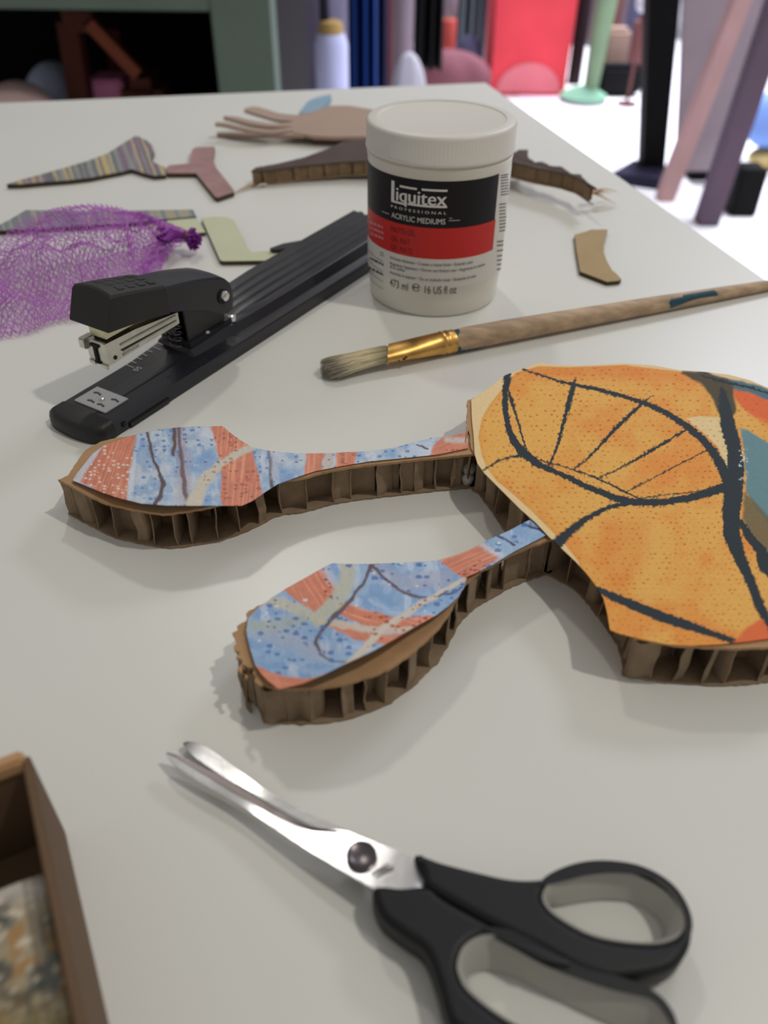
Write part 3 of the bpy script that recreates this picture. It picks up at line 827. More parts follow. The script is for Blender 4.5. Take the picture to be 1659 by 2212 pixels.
wrap_text('Augmente l\'\u00e9paisseur \u2022 Donne une finition mat \u2022 Augmente le volume', 308, 1106, 1302, 1122, 34, M['inkb'])
wrap_text('de la couleur', 308, 1152, 470, 1184, 34, M['inkb'])
wrap_text('Aumenta el espesor \u2022 Da un acabado mate \u2022 Extiende el color', 306, 1206, 1215, 1240, 34, M['inkb'])
wrap_text('473 ml', 306, 1318, 495, 1358, 84, M['inkb'])
wrap_text('16 US fl oz', 672, 1386, 1005, 1392, 84, M['inkb'])
# estimated sign
ta, za = cl(540, 1370); tb, zb = cl(622, 1372); cz = .5*(za+zb); ct = .5*(ta+tb); rt_ = .5*(tb-ta); rz = (cl(580, 1330)[1]-cl(580, 1412)[1])/2
th = np.linspace(D_(20), D_(335), 40)
rings = [np.array([wrap(ct+rt_*k*math.cos(t)*kk, cz+rz*k*math.sin(t), JR+.0003) for t in th]) for k, kk in ((1, 1), (.86, .78))]
loft('lettering', rings, M['inkb'], label, closed=False, cap=False)
wrap_bar(556, 1371, 618, 1372, 10, M['inkb'], 'lettering')
# fine print too small to read: rows of word-long bars
rf = random.Random(5)
V = []; F = []


def fine_rows(x0, x1, rows, h, slope, m, name):
    V = []; F = []
    for y in rows:
        x = x0
        while x < x1-4:
            wl = rf.uniform(.10, .26)*(x1-x0)
            xe = min(x+wl, x1)
            ta, za = cl(x, y+(x-x0)*slope); tb, zb = cl(xe, y+(xe-x0)*slope)
            k = len(V); hh = h
            dz_ = 0.5*abs(cl(x, y-h/2)[1]-cl(x, y+h/2)[1])
            for t_, z_ in ((ta, za-dz_), (tb, zb-dz_), (tb, zb+dz_), (ta, za+dz_)):
                V.append(wrap(t_, z_, JR+.0003))
            F.append((k, k+1, k+2, k+3)); x = xe+rf.uniform(.03, .07)*(x1-x0)
    tag(mesh(name, V, F, m, label), kind='stuff')


fine_rows(96, 240, [680, 738, 795], 24, .42, M['inkp'], 'fine_print')
fine_rows(100, 238, [1062], 22, .5, M['inkb'], 'fine_print')
fine_rows(88, 236, [1162], 22, .5, M['inkb'], 'fine_print')
fine_rows(1470, 1550, [190, 215, 245, 275, 305, 335, 365, 395], 12, -.15, M['inkb'], 'fine_print')
fine_rows(1455, 1525, [495, 530, 565, 600, 635, 670, 705, 740, 775], 12, -.15, M['inkb'], 'fine_print')
fine_rows(1430, 1500, [890, 930, 985, 1040, 1085, 1130, 1180], 13, -.15, M['inkb'], 'fine_print')
for y in (995, 1098, 1200, 1278):
    wrap_bar(78, y, 235, y+62, 3, M['inkb'])
wrap_bar(208, 1000, 236, 1005, 3, M['inkb']); wrap_bar(208, 1032, 236, 1036, 3, M['inkb'])
wrap_bar(207, 1016, 210, 1017, 34, M['inkb']); wrap_bar(234, 1020, 237, 1020, 34, M['inkb'])

# ================================================================== LONG-ARM STAPLER
sd = np.array([.5137, .858]); sd /= np.linalg.norm(sd); sr = np.array([sd[1], -sd[0]])
S0 = np.array([-.1543, .3356])


def SW(s, w, z):
    p = S0+sd*s+sr*w
    return np.array([p[0], p[1], T+z])


stap = thing('long_arm_stapler', 'black long-arm stapler lying diagonally left of the gel jar', 'stapler', tuple(SW(.15, 0, 0)))


def sect(s, prof): return np.array([SW(s, w_, z_) for w_, z_ in prof])


def base_prof(hw, h, b=0.0012):
    return [(-hw, 0.0), (-hw, h-b), (-hw+b, h), (hw-b*1.6, h), (hw, h-b*1.3), (hw, 0.0)]


def body_sec(s):
    """cross-section data of the base and the long arm at station s"""
    st = [.0085, .045, .058, .0795, .0805, .130, .170, .30]
    g = lambda v: float(np.interp(s, st, v))
    return (g([-.0183, -.0185, -.0185, -.0188, -.0189, -.0240, -.0265, -.0270]), g([.0082, .0085, .0088, .0108, .0122, .0175, .0185, .0198]),
            g([.0050, .0050, .0050, .0050, .0050, .0078, .0080, .0080]), g([.0084, .0086, .0087, .0088, .0125, .0135, .0140, .0158]))


def top_z(s, w_):
    wl, zl, wr, zr = body_sec(s); return zl+(zr-zl)*(w_-wl)/(wr-wl)


def body_ring(s):
    wl, zl, wr, zr = body_sec(s); am = .0011*float(np.clip((s-.122)/.01, 0, 1))
    q = [(wl-.0006, 0), (wl, zl-.0012), (wl+.0012, zl)]
    for f_ in (.22, .41, .60, .79):
        c_ = wl+(wr-wl)*f_
        for o_, a_ in ((-.0024, 0), (-.0012, 1), (.0012, 1), (.0024, 0)):
            q.append((c_+o_, top_z(s, c_+o_)+am*a_))
    q += [(wr-.0008, zr), (wr, zr-.0004), (wr+.0030, .0083), (.0180, .0081), (.0186, .0074), (.0187, .0066), (.0185, 0)]
    return np.array([SW(s, a, b) for a, b in q])


base = loft('base', [body_ring(v) for v in (.0085, .03, .045, .058, .0700, .0795, .0805, .095, .110, .1220, .1320, .150, .170, .23, .295)], M['black'], stap, deg=22)
# rounded rubber toe


def toe_plan(ins):
    q = [(.0092, -.0191+ins), (.0030, -.0189+ins)]
    for t in np.linspace(-1, 1, 15):
        q.append((-.0012-.0030*(1-t*t)+ins+.0026*max(0, abs(t)-.72)/.28*(1 if t > 0 else .5), (.0186-ins)*t))
    q += [(.0045, .0189-ins), (.0092, .0191-ins)]
    return q


loft('toe_cap', [np.array([SW(a, b, z_) for a, b in toe_plan(i_)]) for z_, i_ in ((0, .0006), (.0008, 0), (.0045, .0001), (.0072, .0007), (.0086, .0017), (.0092, .0032))], M['blackmatte'], stap, deg=60)
box_m('foot_clip', (.018, .0184, .0005), (.047, .0197, .0034), M['blackmatte'], stap, .0004, SW)
box_m('foot_clip', (.0135, .0186, .003), (.0160, .0194, .0058), M['groove'], stap, .0003, SW)
# ruler marks and figures
for k in range(7):
    s_ = .0530+k*.0042
    L_ = .0062 if k in (0, 5) else .0040
    box_m('ruler_mark', (s_-.0002, -.0172, 0), (s_+.0002, -.0172+L_, .0002), M['inkw'], stap, 0, lambda a, b, c: SW(a, b, top_z(a, b)+.00015+c))
for k in range(40):
    s_ = .0560+k*.0050
    L_ = .0042 if k % 5 == 0 else .0024
    w1_ = .0166; V = [SW(a, b, .00835) for a, b in ((s_-.00014, w1_-L_), (s_+.00014, w1_-L_), (s_+.00014, w1_), (s_-.00014, w1_))]
    mesh('ruler_mark', V, [(0, 1, 2, 3)], M['tickgrey'], stap)
V, F = text_mesh('50')
V = V/0.7*0.0042
mesh('ruler_figure', [SW(.0555-v[0]*.8, -.0100+v[1]*.8, top_z(.0555-v[0]*.8, -.0100+v[1]*.8)+.0003) for v in V], F, M['inkw'], stap)
V, F = text_mesh('2'); V = V/0.7*0.003
mesh('ruler_figure', [SW(.0560+v[1], .0090+v[0], .0086) for v in V], F, M['tickgrey'], stap)
# anvil plate with pressed grooves
pl = box_m('anvil_plate', (.0125, -.0128, .0080), (.0285, .0098, .0093), M['chrome'], stap, .0003, SW)
for (s_, w0, w1) in [(.0240, -.0095, -.0050), (.0240, .0030, .0076), (.0170, -.0066, -.0024), (.0170, .0004, .0046)]:
    tube('staple_groove', [SW(s_-abs(t)*.0009, w0+(w1-w0)*(t+1)/2, .0094) for t in np.linspace(-1, 1, 9)], .0006, M['screw'], pl, 8, .5)
    tube('groove_rim', [SW(s_+.0008-abs(t)*.0009, w0+(w1-w0)*(t+1)/2, .0094) for t in np.linspace(-1, 1, 9)], .0005, M['chrome'], pl, 8, .6)
tube('rivet', [SW(.0205, -.0015, .0091), SW(.0205, -.0015, .0100), SW(.0205, -.0015, .0102)], [.0017, .0016, .0008], M['chrome'], pl, 14)

# hinge bracket
for w_ in (-.0125, .0030):
    V2 = [(.0815, .0160), (.0815, .0350), (.0860, .0385), (.104, .0370), (.112, .030), (.112, .0170), (.100, .0160)]
    n_ = len(V2)
    loft('bracket_plate', [np.array([SW(s_, w_+o_, z_) for s_, z_ in V2]) for o_ in (0, .0012)], M['black'], stap, deg=30)
box_m('bracket_floor', (.0800, -.0155, .0118), (.117, .0058, .0164), M['black'], stap, .0006, SW)
box_m('bracket_front', (.0815, -.0120, .0160), (.0827, -.0040, .0350), M['black'], stap, .0003, SW)
sp = []
for k in range(73):
    a = k/72*2*math.pi*5
    sp.append(SW(.0785+.0034*math.cos(a), -.0020+.0034*math.sin(a), 0.0130+k/72*.018))
tube('spring', sp, .0005, M['screw'], stap, 6)
tube('chrome_button', [SW(.1180, .0045, .0140), SW(.1180, .0045, .0166), SW(.1180, .0045, .0171)], [.0026, .0024, .0010], M['chrome'], stap, 18)
tube('bracket_rivet', [SW(.0955, .0052, .0160), SW(.0955, .0052, .0172)], [.0016, .0010], M['chrome'], stap, 14)

# head


def head_ring(s, zb, zt, hw, crown=.0016, cw=-.0008, n=8):
    r_ = [(cw-hw, zb), (cw-hw, zt-.0012)]
    for k in range(n+1):
        t = k/n
        r_.append((cw-hw+.0008+(2*hw-.0016)*t, zt+crown*(1-(2*t-1)**2)))
    r_ += [(cw+hw, zt-.0012), (cw+hw, zb)]
    return r_


HZ = [(.0290, .0495, .0645, .0126), (.0300, .0487, .0650, .0129), (.045, .0460, .0618, .0129), (.0640, .0420, .0572, .0129)]
cap_front = loft('head_cap', [np.array([SW(s_+(z_-.0645)*.42*(1 if s_ < .031 else 0), w_, z_) for w_, z_ in head_ring(s_, zb, zt, hw)]) for s_, zb, zt, hw in HZ], M['blackmatte'], stap, deg=30)
HR = [(.0640, .0425, .0560, .0122), (.078, .0380, .0535, .0122), (.088, .0342, .0513, .0122), (.096, .0300, .0492, .0122), (.104, .0250, .0468, .0122), (.109, .0240, .0440, .0122), (.1125, .0262, .0405, .0120), (.1138, .0310, .0365, .0116)]
loft('head_arm', [np.array([SW(s_, w_, z_) for w_, z_ in head_ring(s_, zb, zt, hw, .0012)]) for s_, zb, zt, hw in HR], M['black'], stap, deg=30)
# pressed corner marks on the cap
for i in range(4):
    for j in range(3):
        s_ = .0365+i*.0066+j*.0007; w_ = -.0075+j*.0062
        f_ = (s_-.030)/(.064-.030); zt = .0650+(.0572-.0650)*f_
        wz = lambda ww: zt+.0016*(1-((ww+.0008)/.0129)**2)+.0001
        box_m('grip_mark', (s_, w_, 0), (s_+.0008, w_+.0036, .0002), M['groove'], cap_front, 0, lambda a, b, c: SW(a, b, wz(b)+c-(a-s_)*.23))
        box_m('grip_mark', (s_, w_+.0030, 0), (s_+.0034, w_+.0036, .0002), M['groove'], cap_front, 0, lambda a, b, c: SW(a, b, wz(b)+c-(a-s_)*.23))
hp = tube('hinge_pin', [SW(.1055, .0112, .0357), SW(.1055, .0128, .0357), SW(.1055, .0136, .0357), SW(.1055, .0139, .0357)], [.0031, .0031, .0026, .0012], M['chrome'], stap, 20)
tube('pin_washer', [SW(.1048, .0112, .0354), SW(.1048, .0121, .0354)], .0040, M['groove'], stap, 20)
# staple magazine
MG = []
for s_, z0_, z1_ in ((.0235, .0290, .0408), (.045, .0298, .0402), (.0745, .0308, .0370)):
    MG.append(sect(s_, [(-.0062, z0_), (-.0062, z1_), (-.0050, z1_+.0004), (.0054, z1_+.0004), (.0066, z1_), (.0066, z0_)]))
mag = loft('magazine', MG, M['nickel'], stap, deg=25)
box_m('front_slot', (.0226, -.0012, .0305), (.0237, .0006, .0385), M['groove'], mag, 0, SW)
box_m('front_slot', (.0226, -.0030, .0382), (.0237, .0026, .0396), M['groove'], mag, 0, SW)
box_m('front_slot', (.0226, -.0022, .0292), (.0237, .0016, .0302), M['groove'], mag, 0, SW)
box_m('front_tooth', (.0226, -.0062, .0277), (.0240, -.0018, .0300), M['nickel'], mag, .0002, SW)
box_m('front_tooth', (.0226, .0016, .0272), (.0240, .0064, .0296), M['nickel'], mag, .0002, SW)
box_m('side_latch', (.0215, -.0098, .0356), (.0290, -.0050, .0412), M['nickel'], mag, .0006, SW)
tube('side_hole', [SW(.0285, .0060, .0318), SW(.0285, .0069, .0318)], .0011, M['groove'], mag, 12)
for dz_, r_ in ((.0052, .0005), (.0012, .0004)):
    tube('pressed_rib', [SW(.0330+.001*(dz_ < .002), .0067, .0300+dz_+.0016), SW(.0725, .0067, .0311+dz_*.75+.0012)], r_, M['nickel'], mag, 8)
tube('pressed_groove', [SW(.0330, .0066, .0338), SW(.0725, .0066, .0333)], .0004, M['groove'], mag, 8)
# embossed maker's line, too small to read
for k in range(9):
    tube('embossed_letter', [SW(.0335+k*.0013, .0067, .0303+.00003*k), SW(.0337+k*.0013, .0069, .0312), SW(.0339+k*.0013, .0067, .0318)], .00025, M['nickel'], mag, 6)
DR = [sect(s_, [(-.0048, a), (-.0048, b), (.0060, b), (.0060, a)]) for s_, a, b in ((.0260, .0425, .0505), (.045, .0428, .0470), (.0665, .0400, .0425))]
loft('driver_plate', DR, M['nickely'], stap, deg=20)
box_m('driver_gap', (.0270, -.0040, .0408), (.0420, .0052, .0430), M['groove'], stap, 0, SW)

# ================================================================== PAINTBRUSH
bA = at(838, 767, .0060); bB = at(1659, 612, .0055)
bd = (bB-bA); bd[2] = 0; LB = np.linalg.norm(bd); bd /= LB
bn = np.array([-bd[1], bd[0], 0.0])
brush = thing('paintbrush', 'used flat paintbrush with brass ferrule and paint-stained wooden handle, in front of the gel jar', 'paintbrush', tuple(bA-np.array([0, 0, .006])))


def bp(s, n_=0.0, z=0.0): return np.array([*(bA+bd*s+bn*n_)[:2], T+z])


# handle
H_ = []
hs = [(.0405, .0064), (.05, .0067), (.075, .0066), (.12, .0060), (.18, .0052), (.235, .0042), (.28, .0033), (.30, .0024), (.303, .0008)]
for s_, r_ in hs: H_.append((bp(s_, 0, max(r_, .0026)+.0005), r_))
handle = tube('handle', [h[0] for h in H_], [h[1] for h in H_], M['wood'], brush, 24)
# ferrule: flat at the bristles, round at the handle
FR = []
for s_, a_, b_ in [(.0, .0078, .0040), (.0015, .0079, .0041), (.010, .0078, .0046), (.020, .0074, .0056), (.030, .0069, .0065), (.0325, .0068, .0066), (.0333, .0072, .0070), (.0342, .0068, .0066), (.0358, .0068, .0066), (.0366, .0072, .0070), (.0375, .0068, .0067), (.041, .0068, .0067), (.0413, .0062, .0060)]:
    t_ = np.linspace(0, 2*math.pi, 29)[:-1]
    zc = .0070
    FR.append(np.array([bp(s_+(.0035*math.cos(q)*(1 if s_ < .002 else 0)), a_*math.cos(q), zc+b_*math.sin(q)) for q in t_]))
ferrule = loft('ferrule', FR, M['brass'], brush, deg=50)
for (s_, q, r_) in [(.0066, 3.30, .0010), (.0078, 3.12, .0009), (.0036, 3.42, .0005)]:
    c_ = bp(s_, .0078*math.cos(q), .0070+.0045*math.sin(q))
    lathe('paint_fleck', [(.0001, -.0004), (r_, -.0002), (r_*.8, .0003), (.0001, .0005)], c_, M['lblack'], ferrule, seg=10)


def patch(name, pts_fun, r_fun, m, parent, n=26, k=8):
    """dried paint lying on the round handle: pts_fun(u) -> (s, a0, a1)"""
    V = []; F = []
    for i in range(n):
        s_, a0, a1 = pts_fun(i/(n-1))
        r_ = np.interp(s_, [h[0] for h in hs], [h[1] for h in hs]); zc = max(r_, .0026)+.0005
        for j in range(k):
            a = a0+(a1-a0)*j/(k-1); rr = r_+.00018*(1 if 0 < j < k-1 else -.5)
            V.append(bp(s_, rr*math.cos(a), zc+rr*math.sin(a)))
    for i in range(n-1):
        for j in range(k-1):
            F.append((i*k+j, (i+1)*k+j, (i+1)*k+j+1, i*k+j+1))
    o = mesh(name, V, F, m, parent, True)
    s = o.modifiers.new('thickness', 'SOLIDIFY'); s.thickness = .0003; s.offset = 1
    return o


def s_of(px, py):
    p = at(px, py, .008); return float((p-bA)@bd)


sa, sb = s_of(1434, 645), s_of(1540, 625)
patch('paint_smear', lambda u: (sa+(sb-sa)*u, 1.9+1.1*min(1, max(0, (u-.0)*3))*0-.0+(.25 if u < .3 else -.1)-.5*u*0, 3.0+.75*(1-u)**2-.25*math.sin(u*3.1)) if 0 < u < 1 else (sa+(sb-sa)*u, 2.5, 2.9), None, M['teal'], handle)
patch('paint_smear', lambda u: (.0410+.0032*u, 1.3, 2.35-.5*u), None, M['teal'], handle, 8, 8)
patch('paint_smear', lambda u: (.0410+.0026*u, 2.9+.5*u, 4.9), None, M['teal'], handle, 8, 8)
patch('paint_smear', lambda u: (.043+.018*u, 3.7+.5*u+.12*math.sin(u*30), 5.2), None, M['teal'], handle, 24, 8)

# bristles: many slim tapering hairs
rb = random.Random(9); V = []; F = []; CC = []
c_root = np.array(alb((214, 200, 160), 1.7)); c_mid = np.array(alb((206, 198, 176), 1.8)); c_tip = np.array(alb((150, 144, 134), 1.6))
for k in range(1500):
    q = rb.uniform(0, 2*math.pi); rr = math.sqrt(rb.random())
    n0 = .0073*rr*math.cos(q); z0 = .0070+.0036*rr*math.sin(q)
    L_ = .0375*(1-.12*abs(rr*math.cos(q))**2)*rb.uniform(.86, 1.02)
    droop = -.0022; spread = 1.0+rb.uniform(-.08, .32)
    pts = []
    for t in (0, .35, .7, 1.0):
        pts.append(bp(-.002-L_*t+.0035*(n0/.0073)*0+.0028*(1-(n0/.0078)**2)*(1-t), n0*(1+(spread-1)*t*t)+.0006*math.sin(k+t*3)*t, max(.0006, z0+droop*t*t+(z0-.007)*(.25*t))))
    dark_ = rb.random()
    i0 = len(V); ww = [.00022, .00022, .00018, .00008]
    for p_, w_, t in zip(pts, ww, (0, .35, .7, 1.0)):
        for a in (0, 2.1, 4.2):
            V.append(p_+bn*w_*math.cos(a)+np.array([0, 0, w_*math.sin(a)]))
        c = c_root*(1-t)+c_mid*t if t < .75 else c_tip
        c = c*(0.72+0.4*dark_) if t > .1 else c*.35
        CC += [c]*3
    for s_ in range(3):
        for j in range(3):
            a = i0+s_*3+j; b = i0+s_*3+(j+1) % 3
            F.append((a, b, b+3, a+3))
tag(mesh('bristles', V, F, M['bristle'], brush, True, np.array(CC)), kind='stuff')

# ================================================================== SCISSORS


def c8(x, y): return (340+x/1.3825, 1580+y/1.3825)


sciss = thing('scissors', 'scissors with steel blades and charcoal handles lined in grey rubber, in the foreground', 'scissors', tuple(at(900, 1900)))


def plate_curve(name, loops, z0, z1, bev, m, parent):
    """flat piece with holes and rounded edges"""
    cu = bpy.data.curves.new(name, 'CURVE'); cu.dimensions = '2D'; cu.fill_mode = 'BOTH'
    h = (z1-z0)/2
    cu.extrude = max(h-bev, 0.0); cu.bevel_depth = bev; cu.bevel_resolution = 3; cu.offset = -bev
    for L_ in loops:
        s = cu.splines.new('POLY'); s.points.add(len(L_)-1); s.use_cyclic_u = True
        for p_, q in zip(s.points, L_): p_.co = (q[0], q[1], 0, 1)
    o = bpy.data.objects.new(name, cu); col.objects.link(o)
    dg = bpy.context.evaluated_depsgraph_get(); dg.update()
    me = bpy.data.meshes.new_from_object(o.evaluated_get(dg))
    V = np.array([v.co[:] for v in me.vertices]); V[:, 2] += (z0+z1)/2+T
    F = [tuple(p.vertices) for p in me.polygons]
    bpy.data.objects.remove(o); bpy.data.curves.remove(cu); bpy.data.meshes.remove(me)
    return autosmooth(mesh(name, V, F, m, parent), 40)


def blade(name, edge_a, edge_b, za, zb, thick, m, parent):
    """flat-sided blade lofted between its two edges"""
    n_ = 60
    a = resample(crv([at(*c8(*p), za(p)) for p in edge_a], 6), n_); b = resample(crv([at(*c8(*p), zb(p)) for p in edge_b], 6), n_)
    rings = [[p-np.array([0, 0, thick*.6]), p, q, q-np.array([0, 0, thick*.6])] for p, q in zip(a, b)]
    return loft(name, rings, m, parent, deg=25)


def ss(x, a, b): t = min(1, max(0, (x-a)/(b-a))); return t*t*(3-2*t)


# lower blade (bright tip)
e_top = [(78, 33), (100, 30), (150, 48), (240, 113), (330, 178), (450, 243), (580, 300), (700, 350), (790, 392)]
e_bot = [(76, 36), (105, 70), (140, 96), (200, 136), (270, 174), (350, 222), (450, 275), (560, 325), (700, 410), (790, 450)]
blade('lower_blade', e_top, e_bot, lambda p: .0036-.0007*(1-ss(p[0], 180, 330)), lambda p: .0036+.0005*(1-ss(p[0], 180, 330)), .0020, M['blade'], sciss)
f_top = [(26, 62), (60, 70), (130, 105), (200, 140), (280, 188), (350, 236), (450, 283), (560, 297), (610, 316), (680, 343), (765, 378), (806, 448)]
f_bot = [(24, 66), (60, 106), (130, 152), (250, 222), (400, 322), (520, 396), (600, 442), (650, 470), (700, 480), (800, 470)]
uz = lambda p: .0062+.0036*min(1, max(0, (p[0]-330)/330))
ub = blade('upper_blade', f_top, f_bot, lambda p: uz(p)-.0007*ss(p[0], 300, 400), lambda p: uz(p)+.0007*ss(p[0], 300, 400), .0022, M['blade'], sciss)
bev_t = [(28, 62), (60, 70), (130, 105), (200, 140), (280, 188), (350, 236), (450, 283), (545, 297)]
bev_b = [(28, 63), (60, 78), (130, 122), (200, 164), (280, 212), (350, 254), (450, 292), (545, 300)]
a = resample(np.array([at(*c8(*p), uz(p)-.0007*ss(p[0], 300, 400)+.00008) for p in bev_t]), 30)
b = resample(np.array([at(*c8(*p), uz(p)-.0004*ss(p[0], 300, 400)+.00022) for p in bev_b]), 30)
loft('shaded_bevel', [[p, q, q-np.array([0, 0, .0002]), p-np.array([0, 0, .0006])] for p, q in zip(a, b)], M['bevel'], ub, smooth=False)
ps = at(*c8(610, 372), .0100)
screw = lathe('pivot_screw', [(.0042, -.0060), (.0044, .0), (.0043, .0006), (.0034, .0012), (.0026, .0009), (.0005, .0006)], ps, M['screw'], sciss, seg=32)
for a_, b_ in (((640, 426), (690, 396)), ((652, 436), (706, 402))):
    tube('etched_line', [at(*c8(*a_), .0101), at(*c8(*b_), .0104)], .0003, M['screw'], ub, 6, .4)

h1_out = crv([(770, 362), (850, 386), (950, 412), (1050, 434), (1130, 437), (1200, 425), (1280, 406), (1370, 400), (1470, 414), (1545, 460), (1592, 535), (1600, 600), (1585, 655), (1540, 705), (1450, 728), (1350, 735), (1250, 705), (1150, 650), (1000, 575), (900, 520), (806, 462), (790, 420)], 5, True)
h1_hole = crv([(1152, 492), (1180, 450), (1260, 416), (1350, 408), (1450, 426), (1530, 476), (1570, 550), (1560, 605), (1500, 632), (1400, 630), (1300, 610), (1220, 570), (1170, 532)], 6, True)
h1_in = crv([(1172, 522), (1205, 520), (1265, 508), (1345, 501), (1430, 512), (1490, 556), (1512, 600), (1508, 628), (1490, 631), (1400, 628), (1300, 608), (1225, 568), (1180, 534)], 6, True)
h2_out = crv([(646, 462), (730, 462), (806, 458), (850, 490), (900, 520), (1000, 575), (1100, 640), (1200, 690), (1350, 742), (1480, 776), (1540, 840), (1580, 930), (1570, 1020), (1500, 1075), (1380, 1085), (1200, 1040), (1020, 960), (890, 885), (858, 830), (840, 760), (800, 655), (735, 605), (665, 545)], 5, True)
h2_hole = crv([(900, 690), (922, 640), (980, 611), (1060, 622), (1150, 668), (1300, 732), (1450, 786), (1510, 836), (1530, 900), (1520, 970), (1470, 1010), (1360, 1000), (1200, 940), (1040, 860), (935, 780), (905, 730)], 6, True)
h2_in = crv([(925, 738), (945, 722), (985, 712), (1055, 728), (1130, 764), (1260, 832), (1390, 890), (1460, 930), (1490, 960), (1495, 990), (1460, 1004), (1360, 996), (1205, 936), (1045, 856), (950, 786), (928, 752)], 6, True)
ZT = .0125
for nm, o_, h_, i_, zt, zlo in (('upper_handle', h1_out, h1_hole, h1_in, ZT, .0016), ('lower_handle', h2_out, h2_hole, h2_in, ZT-.0004, .0012)):
    O = [at(*c8(*p), zt)[:2] for p in o_]; Hh = [at(*c8(*p), zt)[:2] for p in h_]
    hd = plate_curve(nm, [O, Hh], zlo, zt, .0022, M['scis'], sciss)
    top = resample(np.array([at(*c8(*p), zt-.0008) for p in np.vstack([h_, h_[:1]])]), 121)[:-1]
    low = resample(np.array([at(*c8(*p), .0012) for p in np.vstack([i_, i_[:1]])]), 121)[:-1]
    cen = top.mean(0)
    lip = top+(top-cen)*0.012; lip[:, 2] = T+zt-.0004
    outer = top+(top-cen)*0.03; outer[:, 2] = T+zt-.003
    outl = top+(top-cen)*0.03; outl[:, 2] = T+zlo+.0004
    midr = top*.55+low*.45; midr[:, 2] = T+zt*.62
    grip = loft('grip_liner', [outl, outer, lip, top, midr, low, outl], M['grip'], hd, cap=False, deg=60)
# neck that joins the lower handle to the blade
tube('raised_spine', [at(*c8(1010, 610), ZT+.0002), at(*c8(1150, 668), ZT+.0006), at(*c8(1230, 692), ZT+.0002)], [.0008, .0020, .0008], M['scis'], sciss, 10, .4)

# ================================================================== CARDBOARD BOX with painted paper
BH = .040
k1 = at(141, 1796, 0)[:2]; k2 = at(236, 2212, 0)[:2]
bx = (k2-k1)/np.linalg.norm(k2-k1); by = np.array([bx[1], -bx[0]])
if by[0] > 0: by = -by
boxo = thing('cardboard_box', 'open brown cardboard box at the near left edge holding painted paper', 'box', (*k1, T))


def BX(a, b, z): p = k1+bx*a+by*b; return np.array([p[0], p[1], T+z])


W_, L_ = .16, .13
box_m('side_panel', (0, 0, 0), (L_, .0022, BH), M['box'], boxo, .0004, BX)
box_m('side_panel', (0, W_-.0022, 0), (L_, W_, BH), M['box'], boxo, .0004, BX)
box_m('end_panel', (0, .0022, 0), (.0022, W_-.0022, BH), M['box'], boxo, .0004, BX)
box_m('end_panel', (L_-.0022, .0022, 0), (L_, W_-.0022, BH), M['box'], boxo, .0004, BX)
box_m('bottom_panel', (.0022, .0022, .0006), (L_-.0022, W_-.0022, .002), M['box'], boxo, 0, BX)
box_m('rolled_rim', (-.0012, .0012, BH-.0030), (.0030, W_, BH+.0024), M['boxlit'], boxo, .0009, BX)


def box_paint(Q):
    x, y = Q[:, 0], Q[:, 1]
    n1 = fbm(x/60, y/70); n2 = fbm(x/35+20, y/40+4); n3 = fbm(x/14, y/14)
    C = np.tile(np.array(alb((146, 134, 112))), (len(x), 1))
    C = lay(C, sstep(.5, .62, n1), (96, 100, 94)); C = lay(C, sstep(.55, .66, n2), (150, 116, 74))
    C = lay(C, sstep(.52, .62, fbm(x/45+70, y/60+9))*.8, (66, 66, 62)); C = lay(C, sstep(.62, .72, n3)*.8, (206, 196, 178))
    C = lay(C, sstep(60, 0, np.abs(y-1915))*.6, (196, 192, 188))
    C = lay(C, sstep(2120, 2230, y)*.7, (112, 98, 50))
    return C


n_ = 110; g = np.linspace(0, 1, n_)
a_far = max(.006, float((at(100, 1884, .024)[:2]-k1)@bx))
ga, gb = np.meshgrid(a_far+g*(.122-a_far), .0045+g*(W_-.010), indexing='ij')
hz = .0225+.010*(fbm(ga.ravel()*30, gb.ravel()*30, 2)-.5)+.006*np.clip((gb.ravel()-.05)/.1, 0, 1)
Vb = np.array([BX(a, b, z) for a, b, z in zip(ga.ravel(), gb.ravel(), hz)])
I = np.arange(n_*n_).reshape(n_, n_)
Fb = np.stack([I[:-1, :-1], I[1:, :-1], I[1:, 1:], I[:-1, 1:]], -1).reshape(-1, 4)
pb = mesh('painted_paper', Vb, Fb, M['paint'], None, True, box_paint(trace(Vb)))
s = pb.modifiers.new('thickness', 'SOLIDIFY'); s.thickness = .012; s.offset = 0
s.offset = -1 if pb.data.polygons[0].normal.z > 0 else 1
tag(pb, 'paint-smeared paper in grey, ochre and white, lying inside the cardboard box', 'paper')

# ================================================================== SMALL CUT-OUTS ON THE TABLE


def cut(name, px, th, m, label_, cat, edge=None, n=4, z0=.0002, smooth=True, parent=None, z_read=None):
    zr = z0+th if z_read is None else z_read
    pts = crv(px, n, True) if smooth else px
    o = prism(name, [at(x, y, zr)[:2] for x, y in pts], T+z0, T+z0+th, m, parent, edge_mat=edge)
    return tag(o, label_, cat) if label_ else o


def q5(x, y): return (1220+x/3.779, 480+y/3.779)


cut('cardboard_scrap', [q5(*p) for p in [(80, 102), (185, 72), (210, 60), (350, 58), (318, 180), (318, 250), (345, 320), (385, 390), (430, 428), (462, 466), (440, 478), (345, 486), (125, 402), (95, 230)]], .0028, M['tan'],
    'small curved tan cardboard scrap lying alone right of the gel jar', 'cardboard scrap', M['greyboard_edge'], smooth=False)


def q1(x, y): return (x/3.19, 280+y/3.19)


# striped tail


